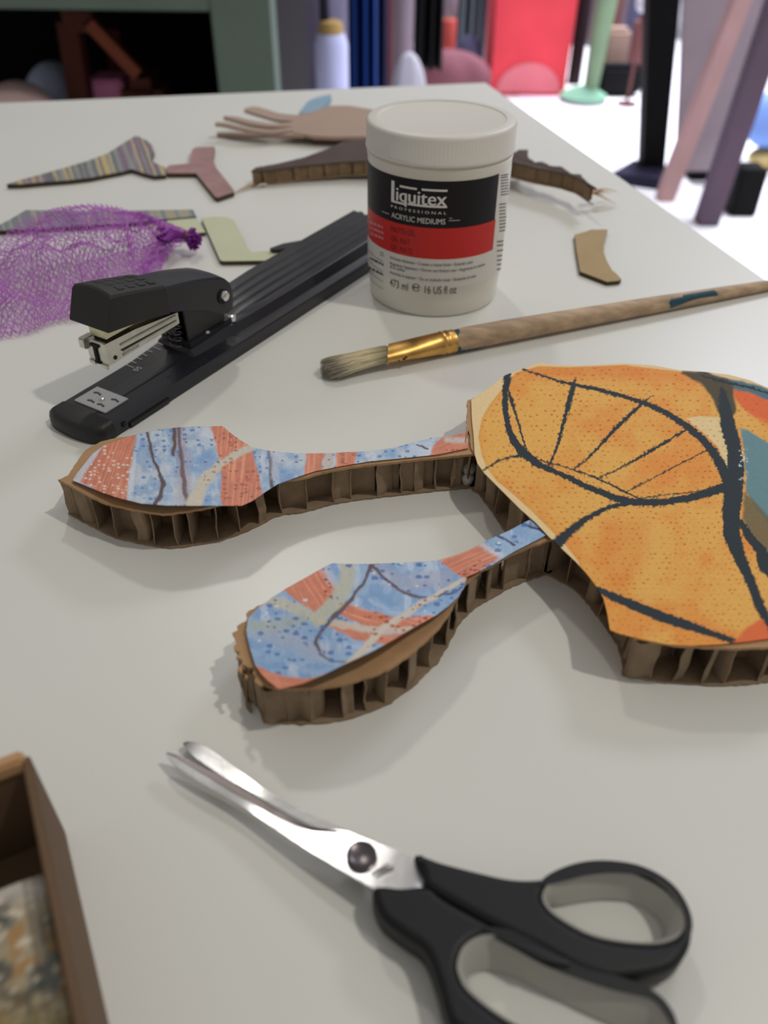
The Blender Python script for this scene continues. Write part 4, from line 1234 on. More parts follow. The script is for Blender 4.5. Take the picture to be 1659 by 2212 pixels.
def stripe_paint(Q, k=0):
    x, y = Q[:, 0], Q[:, 1]
    w_ = x+(y-340)*(-.35)+5*fbm(x/14, y/14)
    v = vnoise(w_/6.0, x*0+3.0+k); h = fbm(x/46+3+k, y/200)
    grey = np.array(alb((134, 136, 136))); yel = np.array(alb((180, 160, 112))); pur = np.array(alb((126, 104, 122))); dk = np.array(alb((100, 104, 108)))
    C = np.where((v < .36)[:, None], dk, np.where((v < .68)[:, None], grey, yel))
    t = sstep(.5, .64, h)[:, None]*((v < .6)[:, None]*.9)
    C = C*(1-t)+pur*t
    return C*.82


def painted_cut(name, px, th, label_, cat, cfun, zlift=None, cpx=None):
    root = thing(name, label_, cat, tuple(at(*np.mean(np.array(px), 0))))
    prism('board', [at(x, y, th)[:2] for x, y in px], T+.0002, T+th, M['greyboard_edge'], root)
    ctr = cpx or tuple(np.mean(np.array(px), 0))
    fan_sheet('painted_face', px, ctr, th+.0003, M['paintmatte'], root, cfun, rings=60, segs=300)
    return root


tail_px = [q1(*p) for p in [(45, 378), (150, 345), (300, 305), (440, 265), (600, 218), (740, 165), (850, 95), (930, 45), (960, 50), (1010, 75), (1050, 110), (1062, 150), (1040, 215), (1090, 240), (1140, 262), (1142, 312), (1060, 318), (985, 298), (905, 272), (850, 288), (720, 312), (620, 332), (480, 348), (300, 362), (150, 376)]]
painted_cut('striped_tail', tail_px, .0035, 'long tapering cardboard tail with grey, yellow and purple stripes, left of the mottled pink piece', 'cut-out', lambda Q: stripe_paint(Q), cpx=q1(880, 220))
cut('pink_cutout', [q1(*p) for p in [(1142, 268), (1165, 245), (1310, 232), (1310, 190), (1325, 135), (1350, 120), (1478, 115), (1468, 200), (1490, 265), (1560, 350), (1612, 418), (1610, 430), (1500, 468), (1480, 460), (1350, 300), (1150, 300)]], .0038, M['pinkpaper'],
    'mottled pink Y-shaped cardboard cut-out touching the striped tail', 'cut-out', M['greyboard_edge'], smooth=False)
# striped strip under the purple net
strip_px = [q1(*p) for p in [(-120, 690), (0, 655), (60, 625), (180, 555), (420, 560), (700, 562), (1050, 556), (1330, 552), (1352, 598), (1200, 612), (900, 640), (480, 668), (200, 684), (0, 696)]]
painted_cut('striped_strip', strip_px, .0035, 'long blue-grey striped cardboard strip lying under the purple net', 'cut-out',
            lambda Q: lay(stripe_paint(Q, 5), np.full(len(Q), .5), (112, 124, 132)))


def q4(x, y): return (340+x/3.318, 440+y/3.318)


cut('green_card', [q4(*p) for p in [(-60, 150), (100, 112), (272, 98), (345, 205), (260, 212), (0, 222)]], .0026, M['greensheet'], 'pale green card partly under the purple net knot', 'card', M['greyboard_edge'], smooth=False)
cut('green_card', [q4(*p) for p in [(316, 104), (400, 92), (500, 96), (545, 115), (582, 185), (622, 262), (650, 325), (680, 350), (735, 340), (920, 330), (880, 395), (760, 408), (470, 412), (450, 405)]], .0030, M['greensheet'],
    'bent pale green card with brown edges, one end under the stapler arm', 'card', M['greyboard_edge'], smooth=False)
cut('black_offcut', [q4(*p) for p in [(806, 318), (900, 285), (1030, 262), (1040, 300), (925, 322), (830, 330)]], .0024, M['blackmatte'], 'thin black offcut poking out behind the stapler arm', 'offcut', smooth=False, z0=.0036)


# rosy tan hand
def q2(x, y): return (440+x/4.1475, 190+y/4.1475)


hand = thing('cardboard_hand', 'rosy tan cardboard hand with long fingers pointing left, behind the gel jar', 'cut-out', tuple(at(*q2(1150, 300))))
prism('palm', [at(*q2(*p), .010)[:2] for p in [(820, 246), (950, 218), (1130, 157), (1300, 157), (1500, 190), (1620, 230), (1640, 420), (1480, 432), (1150, 436), (980, 428), (800, 398), (790, 300)]], T+.0068, T+.010, M['handpaper'], hand)
prism('palm_backing', [at(*q2(*p), .0068)[:2] for p in [(900, 300), (1130, 200), (1500, 230), (1600, 300), (1480, 440), (1150, 445), (980, 440)]], T+.0002, T+.0068, M['carddark'], hand)
for up_, lo_ in (([(365, 182), (450, 166), (560, 190), (680, 226), (840, 242)], [(362, 196), (420, 216), (540, 252), (660, 284), (840, 296)]),
                 ([(180, 248), (300, 258), (450, 296), (620, 318), (840, 300)], [(176, 260), (280, 288), (430, 324), (620, 346), (840, 340)]),
                 ([(104, 306), (200, 308), (400, 352), (600, 374), (840, 340)], [(100, 318), (200, 332), (400, 376), (600, 396), (840, 376)]),
                 ([(120, 398), (300, 398), (480, 402), (640, 398), (860, 380)], [(118, 412), (300, 420), (480, 424), (640, 418), (900, 424)])):
    zz = np.linspace(.016, .0098, 5) if lo_[0][1] < 400 else np.linspace(.003, .0096, 5)
    a = crv([at(*q2(*p), z) for p, z in zip(up_, zz)], 5); b = crv([at(*q2(*p), z) for p, z in zip(lo_, zz)], 5)
    loft('finger', [[p, q, q-np.array([0, 0, .0028]), p-np.array([0, 0, .0028])] for p, q in zip(a, b)], M['handpaper'], hand, deg=30)
cut('blue_cutout', [q2(*p) for p in [(862, 225), (885, 180), (935, 120), (1000, 88), (1090, 65), (1140, 62), (1135, 105), (1080, 160), (1000, 205)]], .0035, M['bluepaper'],
    'small pale blue cardboard piece behind the cardboard hand', 'cut-out', z0=.0002)


# brown honeycomb offcut behind the jar
def q3(x, y): return (1080+x/5.53, 290+y/5.53)


TH4 = .0130
zx0, zx1 = at(600, 394)[0], at(1190, 398)[0]
dz4 = lambda x, y: .011*min(1, max(0, (x-zx0)/(zx1-zx0)))
off_front = [(q2(437, 885), 0), (q2(600, 872), 0), (q2(850, 838), .001), (q2(1250, 795), .003), (q2(1480, 775), .005), ((950, 375), .008), (q3(120, 510), .010), (q3(400, 580), .011), (q3(700, 650), .011), (q3(900, 715), .011), (q3(1000, 780), .011), (q3(1060, 825), .011), (q3(1120, 850), .011)]
off_back = [(q3(1110, 630), .011), (q3(1050, 570), .011), (q3(960, 480), .011), (q3(850, 470), .011), (q3(740, 385), .011), (q3(620, 375), .011), (q3(500, 315), .011), (q3(420, 320), .011), (q3(340, 255), .011), (q3(335, 165), .011), (q3(230, 165), .011), (q3(150, 215), .010), ((1000, 300), .008), ((900, 292), .006), (q2(1480, 440), .005), (q2(1260, 470), .003), (q2(1100, 545), .002), (q2(900, 620), .001), (q2(700, 670), 0), (q2(460, 712), 0)]
out4 = [at(*p, z)[:2] for p, z in off_front]+[at(*p, z+TH4)[:2] for p, z in off_back]
brown = thing('torn_honeycomb_offcut', 'long dark brown torn honeycomb offcut on the table behind the gel jar', 'cardboard offcut', tuple(at(600, 394)))
honeycomb(brown, out4, TH4, 31, pitch=.013, dz=dz4, flush=True, top_mat=M['brownstrip'], ragged=lambda x, y: .0007 if x > JX else .0003)
a0 = at(*q3(1060, 700), .012)
for (ex, ey, z) in ((1340, 710, .006), (1400, 690, .010), (1390, 850, .0012), (1240, 740, .006)):
    e = at(*q3(ex, ey), z)
    P = np.array([a0+(e-a0)*t+np.array([0, .002*math.sin(t*5+ex), .002*math.sin(t*3)]) for t in np.linspace(0, 1, 8)])
    tube('torn_strand', P, np.linspace(.0028, .0004, 8), M['cardlit'], brown, 6, .3)
a0 = at(*q2(450, 862), .002)
for (ex, ey) in ((275, 945),):
    e = at(*q2(ex, ey), .001)
    tube('torn_strand', np.array([a0+(e-a0)*t+np.array([0, 0, .001*math.sin(t*3)]) for t in np.linspace(0, 1, 8)]), np.linspace(.0022, .0005, 8), M['cardlit'], brown, 6, .3)
a0 = at(*q2(560, 862), .002); e = at(*q2(470, 890), .0008)
tube('torn_strand', [a0, .5*(a0+e)+np.array([0, 0, .001]), e], [.002, .002, .0006], M['whitetear'], brown, 6, .3)

# ================================================================== PURPLE NET BAG
net = thing('net_bag', 'crumpled purple plastic net bag with a knotted end, lying left of the stapler', 'net bag', tuple(at(200, 600)))
knot = at(398, 508, .012)
top_e = crv([at(390, 500, .012), at(340, 478, .016), at(280, 458, .022), at(200, 446, .030), at(120, 462, .026), at(60, 492, .016), at(0, 525, .010), at(-80, 560, .006)], 8)
bot_e = crv([at(392, 520, .010), at(360, 548, .006), at(345, 580, .003), at(325, 615, .003), at(260, 650, .003), at(180, 690, .002), at(80, 716, .002), at(-60, 745, .002)], 8)


def net_layer(seed, nu, nv, zoff, name):
    a = resample(top_e, nu+1); b = resample(bot_e, nu+1)
    V = []; F = []

    def pt(u, v):
        i = min(max(u, 0), 1)*nu; k = min(int(i), nu-1); f = i-k
        A_ = a[k]*(1-f)+a[k+1]*f; B_ = b[k]*(1-f)+b[k+1]*f
        v2 = v+.05*(vnoise(np.array([u*7+seed]), np.array([v*6.0+seed]))[0]-.5)
        p = A_*(1-v2)+B_*v2
        nz = fbm(np.array([u*9+seed*3]), np.array([v*7+seed]), 3)[0]
        p = p+np.array([.012*(vnoise(np.array([u*11+seed]), np.array([v*9.0]))[0]-.5), .010*(vnoise(np.array([u*13.0]), np.array([v*11+seed]))[0]-.5), 0])
        hump = .010*math.sin(math.pi*min(1, v*1.02))*min(1, u*5)
        p[2] = max(T+.0012, p[2]+hump*nz*1.6*zoff+(.004+zoff*.003)*(nz-.3))
        return p
    G = [[pt((i+.5*(j % 2))/nu, j/nv) for j in range(nv+1)] for i in range(nu+1)]
    r_ = .00030

    def strand(p, q):
        d = q-p; L_ = np.linalg.norm(d)
        if L_ < 1e-6: return
        d /= L_; s_ = np.cross(d, [0, 0, 1.0]); n_s = np.linalg.norm(s_)
        if n_s < 1e-6: return
        s_ /= n_s; t_ = np.cross(s_, d); m_ = .5*(p+q)-np.array([0, 0, .0004])
        k = len(V)
        for c_, rr in ((p, r_*.7), (m_, r_*1.25), (q, r_*.7)):
            for an in (0, 2.1, 4.2):
                V.append(c_+rr*(math.cos(an)*s_+math.sin(an)*t_))
        for seg in (0, 3):
            for j in range(3):
                F.append((k+seg+j, k+seg+(j+1) % 3, k+seg+3+(j+1) % 3, k+seg+3+j))
    for i in range(nu):
        for j in range(nv):
            p = G[i][j]
            if j % 2 == 0:
                strand(p, G[i][j+1])
                if i > 0: strand(p, G[i-1][j+1])
            else:
                strand(p, G[i][j+1]); strand(p, G[i+1][j+1])
    return tag(mesh(name, V, F, M['net'], net, True), kind='stuff')


net_layer(1, 50, 27, 1.0, 'netting')
net_layer(4, 40, 19, .35, 'netting')
# gathered neck, tie and tuft
kp = at(380, 507, .012); kq = at(402, 511, .012); kr = at(416, 524, .008)
nk = []
for i in range(26):
    a = i/26*2*math.pi; o_ = np.array([math.cos(a)*.004, math.sin(a)*.004, math.sin(a)*.006])
    s0 = at(350+10*math.cos(a*3), 507+14*math.cos(a), .013+.008*math.sin(a))
    nk.append(np.array([s0, .4*s0+.6*kp+o_*.6, kq+o_*.28]))
Vn = []; Fn = []


def add_tube(pts, rads):
    P = np.asarray(pts, float)
    tg = np.gradient(P, axis=0); k0 = len(Vn)
    for p_, t_, r_ in zip(P, tg, rads):
        t_ = t_/(np.linalg.norm(t_)+1e-9); s_ = np.cross(t_, [0.02, .03, 1.0]); s_ /= np.linalg.norm(s_)+1e-9; u_ = np.cross(s_, t_)
        for j in range(4):
            Vn.append(p_+r_*(math.cos(j*1.571)*s_+math.sin(j*1.571)*u_))
    for i in range(len(P)-1):
        for j in range(4):
            a = k0+i*4+j; b = k0+i*4+(j+1) % 4
            Fn.append((a, b, b+4, a+4))


for q in nk: add_tube(crv(q, 3), np.full(7, .0013))
tag(mesh('gathered_neck', Vn, Fn, M['netdark'], net, True), kind='stuff')
tube('tie', [kq+np.array([-.0015, -.0005, 0]), kq, kq+np.array([.0018, .0004, 0])], [.0034, .0042, .0034], M['tie'], net, 14)
Vn = []; Fn = []
rt2 = random.Random(3)
for i in range(60):
    d = np.array([rt2.uniform(.1, 1.0), rt2.uniform(-1, .45), rt2.uniform(-.9, .5)]); d /= np.linalg.norm(d)
    e = kq+d*rt2.uniform(.006, .009)+np.array([.003, -.003, -.001]); e[2] = max(e[2], T+.001)
    add_tube(np.array([kq, .5*(kq+e)+d*.001, e]), [.0012, .0014, .0011])
tag(mesh('tuft', Vn, Fn, M['netdark'], net, True), kind='stuff')

# ================================================================== BACKGROUND: bench, cloth and floor-standing things


def bmat(name, c, k=1.0, rough=.8, var=.08, sc_=6):
    k = .62 if k == 1.0 else k
    return mat(name, alb(c, k), rough, var=var, scale=sc_, spec=.2)


BG = dict(bench=bmat('grey_green_paint', (94, 107, 98), 1.2), dark=bmat('shade_black', (16, 15, 16), 1.0), terr=bmat('terracotta_wood', (128, 70, 52), 1.3), brownd=bmat('dark_red_wood', (76, 40, 32), 1.4),  # dark: shade under the bench, put into its panels' and shelf's colour
          pink=bmat('pale_pink_cloth', (200, 172, 172), 2.0), lav=bmat('lavender_cloth', (178, 186, 214), 2.0), mauvebox=bmat('mauve_card', (170, 104, 138), 2.0),
          mauve=bmat('mauve_cloth', (104, 78, 98), 1.0), plum=bmat('plum_cloth', (84, 28, 72), 1.0), lilac=bmat('lilac_cloth', (150, 142, 168), 1.0),
          can=bmat('white_can', (186, 190, 226), 1.1), rim=bmat('ochre_rim', (214, 178, 112), 1.0), pole=bmat('dark_pole', (40, 42, 54), 1.0),
          blue=bmat('blue_cloth', (0, 62, 140), 1.0), navy=bmat('navy_cloth', (0, 40, 92), 1.0), greyp=bmat('grey_pink_cloth', (168, 150, 162), 1.0), maroon=bmat('maroon_cloth', (110, 66, 74), 1.0),
          whitec=bmat('white_cloth', (226, 222, 232), 1.0), blk=bmat('black_cloth', (8, 8, 16), 1.0), rug=bmat('dusty_red_cloth', (140, 86, 96), 1.0), teal=bmat('grey_teal_cloth', (126, 140, 150), 1.0),
          redspot=bmat('coral_cloth', (214, 92, 84), 1.0), red=bmat('red_plastic', (236, 76, 86), .8), redpale=bmat('pale_red_plastic', (228, 128, 136), .8), dkstrip=bmat('dark_brown_roll', (52, 36, 42), 1.0),
          green=bmat('pale_green_plastic', (146, 172, 136), 1.0), greenl=bmat('mint_base', (150, 200, 170), 1.0), tanb=bmat('tan_bundle', (182, 152, 136), 1.0), brn=bmat('red_brown_roll', (128, 82, 80), 1.0), slate=bmat('slate_cloth', (94, 94, 124), 1.0),
          ball=bmat('white_globe', (226, 222, 234), 1.0), post=bmat('black_metal', (10, 10, 14), 1.0), foot=bmat('navy_metal', (50, 48, 72), 1.0), board=bmat('grey_board', (150, 136, 142), .95), leg=bmat('pinkish_wood', (190, 152, 150), .98),
          legd=bmat('purple_brown_wood', (106, 88, 104), .95), blkbox=bmat('black_box', (18, 18, 20), 1.0), taupe=bmat('taupe_cloth', (138, 118, 128), 1.0), bluec=bmat('bright_blue_cloth', (120, 150, 212), .95), yel=bmat('yellow_cloth', (192, 170, 112), .95), pinkmat=bmat('pale_pink_mat', (250, 220, 238), 1.4), greenmat=bmat('pale_green_mat', (206, 240, 216), 1.4))

# grey-green bench at the far left
YB = 1.75
bench = thing('workbench', 'grey-green painted workbench with a dark open underside at the far left', 'workbench', (-.6, YB, 0))
xr = atY(588, 100, YB)[0]; xl_ = atY(462, 100, YB)[0]
zr0 = atY(460, 10, YB)[2]; zr1 = atY(0, 36, YB)[2]
XL = -1.9
prism('front_rail', [(XL, YB), (xl_, YB), (xl_, YB+.04), (XL, YB+.04)], 0.5*(zr0+zr1), T+.16, BG['bench'], bench, bevel=.003)
prism('bench_top', [(XL-.03, YB-.02), (xr+.02, YB-.02), (xr+.02, YB+.75), (XL-.03, YB+.75)], T+.16, T+.195, BG['bench'], bench, bevel=.003)
prism('leg', [(xl_, YB), (xr, YB), (xr, YB+.10), (xl_, YB+.10)], 0, T+.16, BG['bench'], bench, bevel=.003)
prism('leg', [(XL, YB), (XL+.12, YB), (XL+.12, YB+.10), (XL, YB+.10)], 0, T+.16, BG['bench'], bench, bevel=.003)
prism('shade_back_panel', [(XL, YB+.70), (xr, YB+.70), (xr, YB+.73), (XL, YB+.73)], 0, T+.16, BG['dark'], bench)  # added panel, black to keep the underside in shade
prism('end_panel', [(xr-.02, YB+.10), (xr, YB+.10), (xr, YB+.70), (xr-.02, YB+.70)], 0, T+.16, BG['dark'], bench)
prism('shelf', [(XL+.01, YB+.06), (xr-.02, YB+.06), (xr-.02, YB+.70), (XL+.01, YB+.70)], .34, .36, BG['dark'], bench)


def sack(name, c, rx, ry, h, m, label_, cat, seed=0):
    n1_, n2_ = 36, 16; rings = []
    for i in range(n2_+1):
        t = i/n2_; ph = -math.pi/2*.82+t*(math.pi/2*.82+math.pi/2*.985)
        a = np.arange(n1_)*2*math.pi/n1_
        rr = math.cos(ph)*(1+.07*np.sin(3*a+seed+t*2)+.03*np.sin(7*a+seed*2))
        zz = (math.sin(ph)+math.sin(math.pi/2*.82))/(1+math.sin(math.pi/2*.82))
        rings.append(np.stack([c[0]+rx*rr, c[1]+ry*rr*1.0*np.ones(n1_), c[2]+h*zz+0*a], 1) if False else np.stack([c[0]+rx*rr*np.cos(a), c[1]+ry*rr*np.sin(a), np.full(n1_, c[2]+h*zz)], 1))
    return tag(loft(name, rings, m, None, deg=80), label_, cat)


def top_at(px, py, Y): return atY(px, py, Y)[2]


Ys = YB+.22
p = atY(50, 175, Ys)
sack('cloth_bundle', (atY(30, 190, Ys)[0], Ys, .361), .10, .10, p[2]-.361, BG['pink'], 'pale pink cloth bundle on the bench shelf, at the left edge', 'bundle', 1)
p = atY(120, 158, Ys+.1)
sack('cloth_bundle', (atY(112, 190, Ys+.2)[0], Ys+.225, .361), .08, .075, p[2]-.361, BG['lav'], 'lavender cloth bundle on the bench shelf beside the terracotta frame', 'bundle', 4)
# folding frame
YF = YB+.30
fr = thing('wooden_frame', 'reddish wooden folding frame standing on the bench shelf', 'frame', (atY(200, 150, YF)[0], YF, .361))


def beam(name, p, q, w_, m, parent):
    p = np.array(p, float); q = np.array(q, float); d = q-p; d /= np.linalg.norm(d)
    s_ = np.cross(d, [0, 1.0, 0]); s_ /= np.linalg.norm(s_); u_ = np.cross(d, s_)
    rings = []
    for c_ in (p, q):
        rings.append([c_+s_*w_*a+u_*w_*b for a, b in ((-.5, -.5), (.5, -.5), (.5, .5), (-.5, .5))])
    return loft(name, rings, m, parent, smooth=False)


tpL = atY(150, 45, YF); b1 = atY(168, 215, YF); b1[2] = .361
beam('upright', tpL, [b1[0], YF, .374], .045, BG['brownd'], fr)
tq = atY(195, 50, YF-.04); tq2 = atY(300, 160, YF-.04)
beam('brace', tq, tq2, .026, BG['terr'], fr)
beam('crosspiece', atY(140, 42, YF-.02), atY(205, 46, YF-.02), .04, BG['brownd'], fr)
s2 = atY(320, 175, YF)
prism('seat_block', [(atY(272, 200, YF)[0], YF-.07), (atY(362, 200, YF)[0], YF-.07), (atY(362, 200, YF)[0], YF+.09), (atY(272, 200, YF)[0], YF+.09)], .361, atY(320, 160, YF)[2], BG['brownd'], fr, bevel=.025)
mb = YF+.19
prism('rear_upright', [(atY(250, 100, mb)[0]-.02, mb-.02), (atY(250, 100, mb)[0]+.02, mb-.02), (atY(250, 100, mb)[0]+.02, mb+.02), (atY(250, 100, mb)[0]-.02, mb+.02)], .361, atY(250, 60, mb)[2], BG['brownd'], fr)
ym = YF+.03
o = prism('mauve_box', [(atY(188, 200, ym)[0], ym), (atY(268, 200, ym)[0], ym), (atY(268, 200, ym)[0], ym+.1), (atY(188, 200, ym)[0], ym+.1)], .361, atY(230, 174, ym)[2], BG['mauvebox'], None, bevel=.006)
tag(o, 'mauve box on the bench shelf behind the reddish wooden frame', 'box')


def roll(name, px0, px1, Y, pyb, pyt, m, label_, cat, core=True, lean=0.0, z0=0.0, group=None, top=None):
    """a bolt of cloth standing on the floor: wound cloth round a core"""
    x0 = atY(px0, 100, Y)[0]; x1 = atY(px1, 100, Y)[0]; r_ = (x1-x0)/2; c = np.array([(x0+x1)/2, Y+r_, z0])
    h = top if top else .95
    root = thing(name, label_, cat, tuple(c), group)
    n_ = 120; rings_o = []; a = np.linspace(0, 2*math.pi*3, n_)
    rr = r_*(.90+.10*a/a[-1])
    seg = 40; an = np.arange(seg)*2*math.pi/seg
    rad = r_*(1-.06*an/(2*math.pi))*(1+.012*np.sin(9*an))
    R_ = []
    for z in (0, .004, h*.33, h*.66, h-.004, h):
        k = .97 if z in (0, h) else 1.0
        R_.append(np.stack([c[0]+lean*z+rad*k*np.cos(an), c[1]+rad*k*np.sin(an), np.full(seg, z0+z)], 1))
    loft('cloth', R_, m, root, deg=50)
    if core:
        lathe('core', [(r_*.28, 0), (r_*.28, h+.02), (r_*.22, h+.02), (r_*.22, h-.05)], c+np.array([lean*h*0, 0, 0]), M['card'], root, seg=20)
    return root


def drape(name, px0, px1, Y, z0, z1, m, label_, cat, folds=5, amp=.02, th=.012, flare=1.0):
    x0 = atY(px0, 100, Y)[0]; x1 = atY(px1, 100, Y)[0]; n_ = 60
    u = np.linspace(0, 1, n_); rings = []
    for z, k in ((z0, flare), (z0+(z1-z0)*.3, 1+(flare-1)*.6), (z0+(z1-z0)*.65, 1+(flare-1)*.25), (z1, 1.0)):
        xm = (x0+x1)/2; X = xm+(x0+(x1-x0)*u-xm)*k; Yy = Y+amp*k*np.sin(u*folds*2*math.pi)+amp*.4*np.sin(u*folds*4.6+2)
        rings.append(np.concatenate([np.stack([X, Yy, np.full(n_, z)], 1), np.stack([X, Yy+th, np.full(n_, z)], 1)[::-1]]))
    return tag(loft(name, rings, m, None, deg=50), label_, cat)


roll('cloth_roll', 588, 640, 3.0, 200, 0, BG['mauve'], 'dusky mauve cloth roll standing beside the workbench leg', 'cloth roll')
drape('hanging_cloth', 612, 652, 2.93, top_at(630, 95, 2.93), 1.0, BG['plum'], 'short plum cloth hanging in front of the mauve roll', 'cloth', 2, .012)
roll('cloth_roll', 640, 752, 3.25, 200, 0, BG['lilac'], 'wide lilac cloth roll standing behind the white canister', 'cloth roll')
Yc = 2.85
can = thing('canister', 'white canister with an ochre rim and a dark pole, in front of the lilac roll', 'canister', (atY(712, 100, Yc)[0], Yc+.08, 0))
cc = np.array([atY(712, 100, Yc)[0], Yc+.08, 0]); zr = top_at(712, 66, Yc)
rc = (atY(750, 100, Yc)[0]-atY(676, 100, Yc)[0])/2
lathe('body', [(rc*.9, 0), (rc, .01), (rc, zr-.05), (rc*.8, zr-.02)], cc, BG['can'], can, seg=40)
lathe('rim', [(rc*.72, zr-.025), (rc*.74, zr-.005), (rc*.66, zr+.012), (rc*.4, zr+.016)], cc, BG['rim'], can, seg=40)
lathe('pole', [(rc*.28, zr+.0), (rc*.28, zr+.5), (rc*.2, zr+.51)], cc-np.array([rc*.35, 0, 0]), BG['pole'], can, seg=20)
drape('hanging_cloth', 754, 812, 3.12, 0.02, 1.0, BG['blue'], 'bright blue cloth hanging in folds behind the gel jar', 'cloth', 3, .03, .02, 1.15)
drape('hanging_cloth', 806, 834, 3.42, 0.02, 1.0, BG['navy'], 'narrow navy cloth hanging right of the blue cloth', 'cloth', 2, .02, .02, 1.0)
roll('cloth_roll', 828, 850, 3.7, 200, 0, BG['maroon'], 'thin maroon cloth roll right of the navy cloth', 'cloth roll')
roll('cloth_roll', 848, 893, 3.8, 200, 0, BG['greyp'], 'grey-pink cloth roll standing left of the black cloth', 'cloth roll')
p = atY(890, 112, 3.55)
sack('cloth_bundle', (atY(884, 150, 3.55)[0], 3.55, .0), .07, .05, p[2], BG['whitec'], 'white cloth heap at the foot of the grey-pink roll', 'bundle', 2)
drape('hanging_cloth', 898, 952, 3.9, .22, 1.0, BG['blk'], 'black cloth hanging above the dusty red heap', 'cloth', 3, .03, .03, 1.2)
p = atY(960, 125, 4.0)
sack('cloth_bundle', (atY(965, 150, 4.2)[0], 4.2, .0), .20, .10, p[2], BG['rug'], 'dusty red cloth heap on the floor under the black cloth', 'bundle', 6)
roll('cloth_roll', 950, 985, 4.75, 200, 0, BG['greyp'], 'pale grey-pink roll standing behind the coral bundle', 'cloth roll')
drape('hanging_cloth', 985, 1050, 5.1, .02, 1.0, BG['teal'], 'grey-teal cloth hanging left of the red bin', 'cloth', 4, .03, .02)
p = atY(970, 45, 4.35)
roll('cloth_roll', 950, 985, 4.42, 0, 0, BG['redspot'], 'short coral roll standing behind the dusty red heap', 'cloth roll', top=top_at(968, 45, 4.42))
p = atY(1010, 80, 4.5)
sack('cloth_bundle', (atY(1012, 120, 4.52)[0], 4.58, .0), .08, .06, top_at(1012, 75, 4.58), BG['slate'], 'dark slate bundle in front of the grey-teal cloth', 'bundle', 5)

# red bin
Yr = 4.45
x0 = atY(1064, 100, Yr)[0]; x1 = atY(1236, 100, Yr)[0]
rbin = thing('red_bin', 'tall red plastic bin standing on the floor beyond the table corner', 'bin', ((x0+x1)/2, Yr+.2, 0))
rings = []
for z, k in ((0.0, .93), (.03, .96), (.62, 1.0)):
    xm = (x0+x1)/2; hw = (x1-x0)/2*k; rings.append([(xm-hw, Yr, z), (xm+hw, Yr, z), (xm+hw, Yr+.42*k, z), (xm-hw, Yr+.42*k, z)])
loft('body', rings, BG['red'], rbin, smooth=False)
prism('rim', [(x0-.015, Yr-.015), (x1+.015, Yr-.015), (x1+.015, Yr+.44), (x0-.015, Yr+.44)], .62, .66, BG['red'], rbin, bevel=.01)
an = np.linspace(0, math.pi, 14); xm = (x0+x1)/2
prism_pts = [(xm+.16*math.cos(a), .02+.13*math.sin(a)) for a in an]
loft('arch_panel', [[(x, Yr-.001, z) for x, z in prism_pts], [(x*.98+xm*.02, Yr-.012, z*.97) for x, z in prism_pts]], BG['redpale'], rbin, smooth=False)
roll('cloth_roll', 1238, 1268, 4.7, 200, 0, BG['dkstrip'], 'dark brown roll standing right of the red bin', 'cloth roll', z0=0)
Yg = 4.35
gs = thing('green_stand', 'pale green stand with a mint foot beside the dark brown roll', 'stand', (atY(1288, 100, Yg)[0], Yg, 0))
gx = atY(1290, 100, Yg)[0]
tube('pole', [(gx, Yg, .05), (gx+.01, Yg, .4), (gx+.03, Yg, .95)], [.035, .05, .055], BG['green'], gs, 16)
lathe('foot', [(.11, 0), (.115, .03), (.06, .06), (.02, .07)], (gx-.03, Yg, 0), BG['greenl'], gs, seg=28)
roll('cloth_roll', 1308, 1335, 4.9, 200, 0, BG['brn'], 'red-brown roll behind the pale green stand', 'cloth roll')
x_ = [atY(v, 120, 4.6)[0] for v in (1305, 1358)]
tag(prism('tan_box', [(x_[0], 4.6), (x_[1], 4.6), (x_[1], 4.7), (x_[0], 4.7)], 0, top_at(1330, 62, 4.6), BG['tanb'], None, bevel=.02), 'tan box on the floor between green stand and black post', 'box')
roll('cloth_roll', 1346, 1374, 5.1, 200, 0, BG['slate'], 'slate blue roll left of the white globe', 'cloth roll')
roll('cloth_roll', 1366, 1404, 4.85, 200, 0, BG['brn'], 'short red-brown roll right of the tan bundle', 'cloth roll', top=top_at(1380, 45, 4.9))
cg = np.array([atY(1394, 6, 4.3)[0], 4.3, 0]); zg = atY(1394, 4, 4.3)[2]
gl = thing('globe_lamp', 'white globe on a slim stand left of the black post', 'lamp', tuple(cg))
rg = .045
lathe('globe', [(rg*math.cos(t), zg+rg*math.sin(t)) for t in np.linspace(-1.45, 1.45, 14)], cg, BG['ball'], gl, seg=28)
lathe('stem', [(.05, 0), (.05, .01), (.008, .015), (.008, zg-rg*.98)], cg, BG['brn'], gl, seg=16)
x_ = [atY(v, 170, 4.42)[0] for v in (1300, 1392)]
tag(prism('slate_box', [(x_[0], 4.44), (x_[1], 4.44), (x_[1], 4.54), (x_[0], 4.54)], 0, top_at(1335, 142, 4.44), BG['blkbox'], None, bevel=.02), 'low dark slate box in front of the tan box', 'box')
drape('hanging_cloth', 1225, 1420, 5.75, .02, 1.05, BG['taupe'], 'wide taupe cloth hanging behind the rolls left of the black post', 'cloth', 7, .03, .02)
drape('hanging_cloth', 820, 1060, 5.75, .02, 1.05, BG['taupe'], 'wide taupe cloth hanging behind the rolls left of the red bin', 'cloth', 8, .03, .02)
drape('hanging_cloth', 1420, 1900, 5.9, .3, 1.2, BG['taupe'], 'wide taupe cloth hanging beyond the trestle', 'cloth', 9, .03, .02)
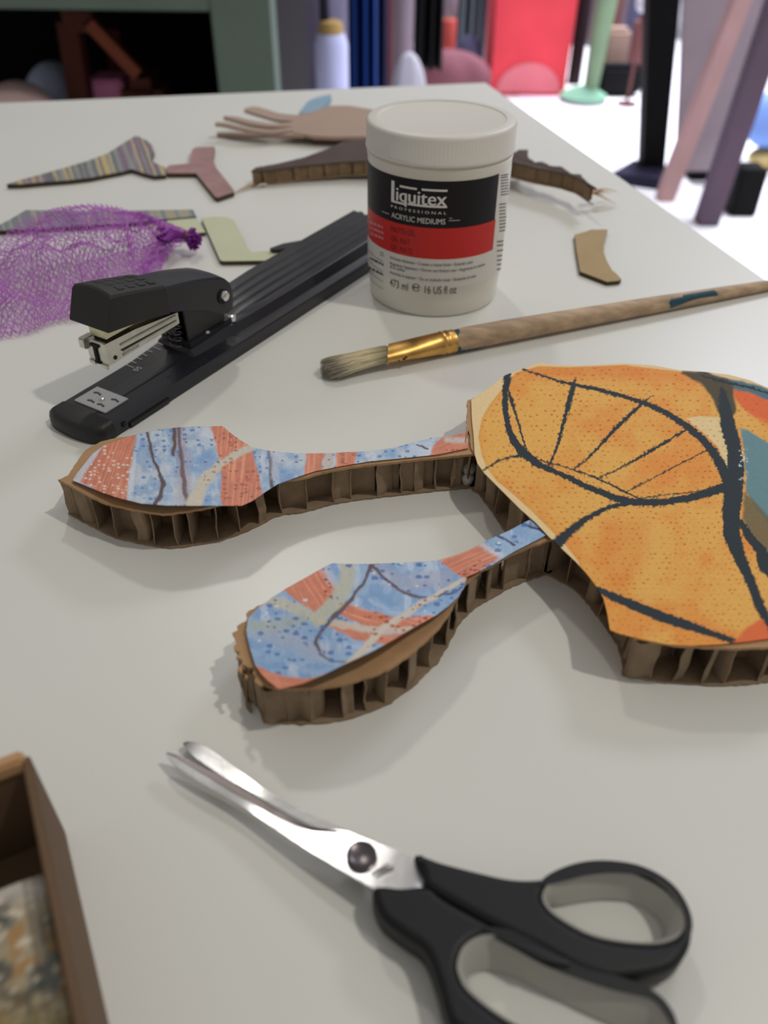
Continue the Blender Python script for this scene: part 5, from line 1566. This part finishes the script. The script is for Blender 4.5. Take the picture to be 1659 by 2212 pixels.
# black post with foot
Yp = 3.2
post = thing('black_post', 'upright black post with a dark foot standing on the pale floor', 'post', (atY(1437, 360, Yp)[0], Yp, 0))
pa = atY(1405, 0, Yp)[0]; pb_ = atY(1472, 0, Yp)[0]; qa = atY(1392, 350, Yp)[0]; qb = atY(1440, 350, Yp)[0]
loft('post', [[(qa, Yp, .02), (qb, Yp, .02), (qb, Yp+.08, .02), (qa, Yp+.08, .02)], [(pa, Yp, 1.1*.5), (pb_, Yp, .55), (pb_, Yp+.08, .55), (pa, Yp+.08, .55)],
              [(pa+(pa-qa)*1.0, Yp, 1.08), (pb_+(pb_-qb), Yp, 1.08), (pb_+(pb_-qb), Yp+.08, 1.08), (pa+(pa-qa), Yp+.08, 1.08)]], BG['post'], post, smooth=False)
fa = atY(1322, 352, 3.1); fb = atY(1432, 385, 3.1)
prism('foot', [(fa[0], 3.12), (qb, 3.02), (qb+.02, Yp+.1), (qa-.02, Yp+.1)], 0, .035, BG['foot'], post, bevel=.008)
# trestle
Yt = 2.95
tre = thing('trestle', 'wooden trestle with splayed pinkish legs and a grey panel at the right edge', 'trestle', (atY(1560, 400, Yt)[0], Yt, 0))
l0 = atY(1445, 385, Yt); l0[2] = 0
l1 = atY(1600, 0, Yt)
beam('leg', l0, l0+(l1-l0)*1.9, .055, BG['leg'], tre)
r0 = atY(1535, 440, 2.72); r0[2] = 0; r1 = atY(1665, 60, 2.72)
beam('leg', r0, r0+(r1-r0)*1.7, .065, BG['legd'], tre)
g0 = atY(1462, 370, 3.1); g1 = atY(1560, 370, 3.1); g2 = atY(1660, 0, 3.1); g3 = atY(1480, 0, 3.1)
loft('panel', [[g0, g1, g2+(g2-g1)*.8, g3+(g3-g0)*.8], [q_+np.array([0, .03, 0]) for q_ in (g0, g1, g2+(g2-g1)*.8, g3+(g3-g0)*.8)]], BG['board'], tre, smooth=False)
for (xa, xb, ya, yb, Y, lb) in ((1490, 1530, 325, 385, 3.16, 'small black box on the floor between the trestle legs'), (1588, 1645, 368, 428, 2.78, 'black box on the floor right of the trestle legs')):
    xa_ = atY(xa, yb, Y)[0]; xb_ = atY(xb, yb, Y)[0]
    tag(prism('black_box', [(xa_, Y), (xb_, Y), (xb_, Y+.1), (xa_, Y+.1)], 0.0, top_at(xa, ya, Y), BG['blkbox'], None, bevel=.006), lb, 'box')
Yz = 3.35
sack('cloth_bundle', (atY(1662, 330, Yz)[0], Yz, 0), .075, .08, top_at(1650, 318, Yz), BG['yel'], 'yellow cloth bundle at the right edge under the blue one', 'bundle', 9)
sack('cloth_bundle', (atY(1668, 260, Yz)[0], Yz, top_at(1650, 316, Yz)), .10, .08, top_at(1650, 195, Yz)-top_at(1650, 316, Yz), BG['bluec'], 'light blue cloth bundle at the right edge on the yellow one', 'bundle', 10)
# thin mats on the floor
f = lambda px, py: atY(px, py, 1)*0+(CAM+ray(px, py)*((0.004-CAM[2])/ray(px, py)[2]))
for nm, pts, m_, lb in (('floor_mat', [(1120, 205), (1300, 205), (1330, 225), (1230, 242), (1120, 235)], BG['pinkmat'], 'pale pink mat on the floor before the red bin'),
                        ('floor_mat', [(1150, 188), (1340, 190), (1320, 203), (1130, 203)], BG['greenmat'], 'pale mint mat on the floor at the foot of the green stand')):
    tag(prism(nm, [f(*q)[:2] for q in pts], .0005, .004, m_), lb, 'mat')

# repeats that belong together
GROUPS = {'cloth_roll': 'cloth rolls standing beyond the table', 'hanging_cloth': 'cloths hanging beyond the table', 'cloth_bundle': 'cloth bundles beyond the table',
          'painted_paddle': 'painted cardboard paddles', 'green_card': 'pale green cards', 'black_box': 'black boxes by the trestle', 'floor_mat': 'mats on the floor'}
for o in bpy.data.objects:
    if o.parent is None and o.name.split('.')[0] in GROUPS:
        o['group'] = GROUPS[o.name.split('.')[0]]
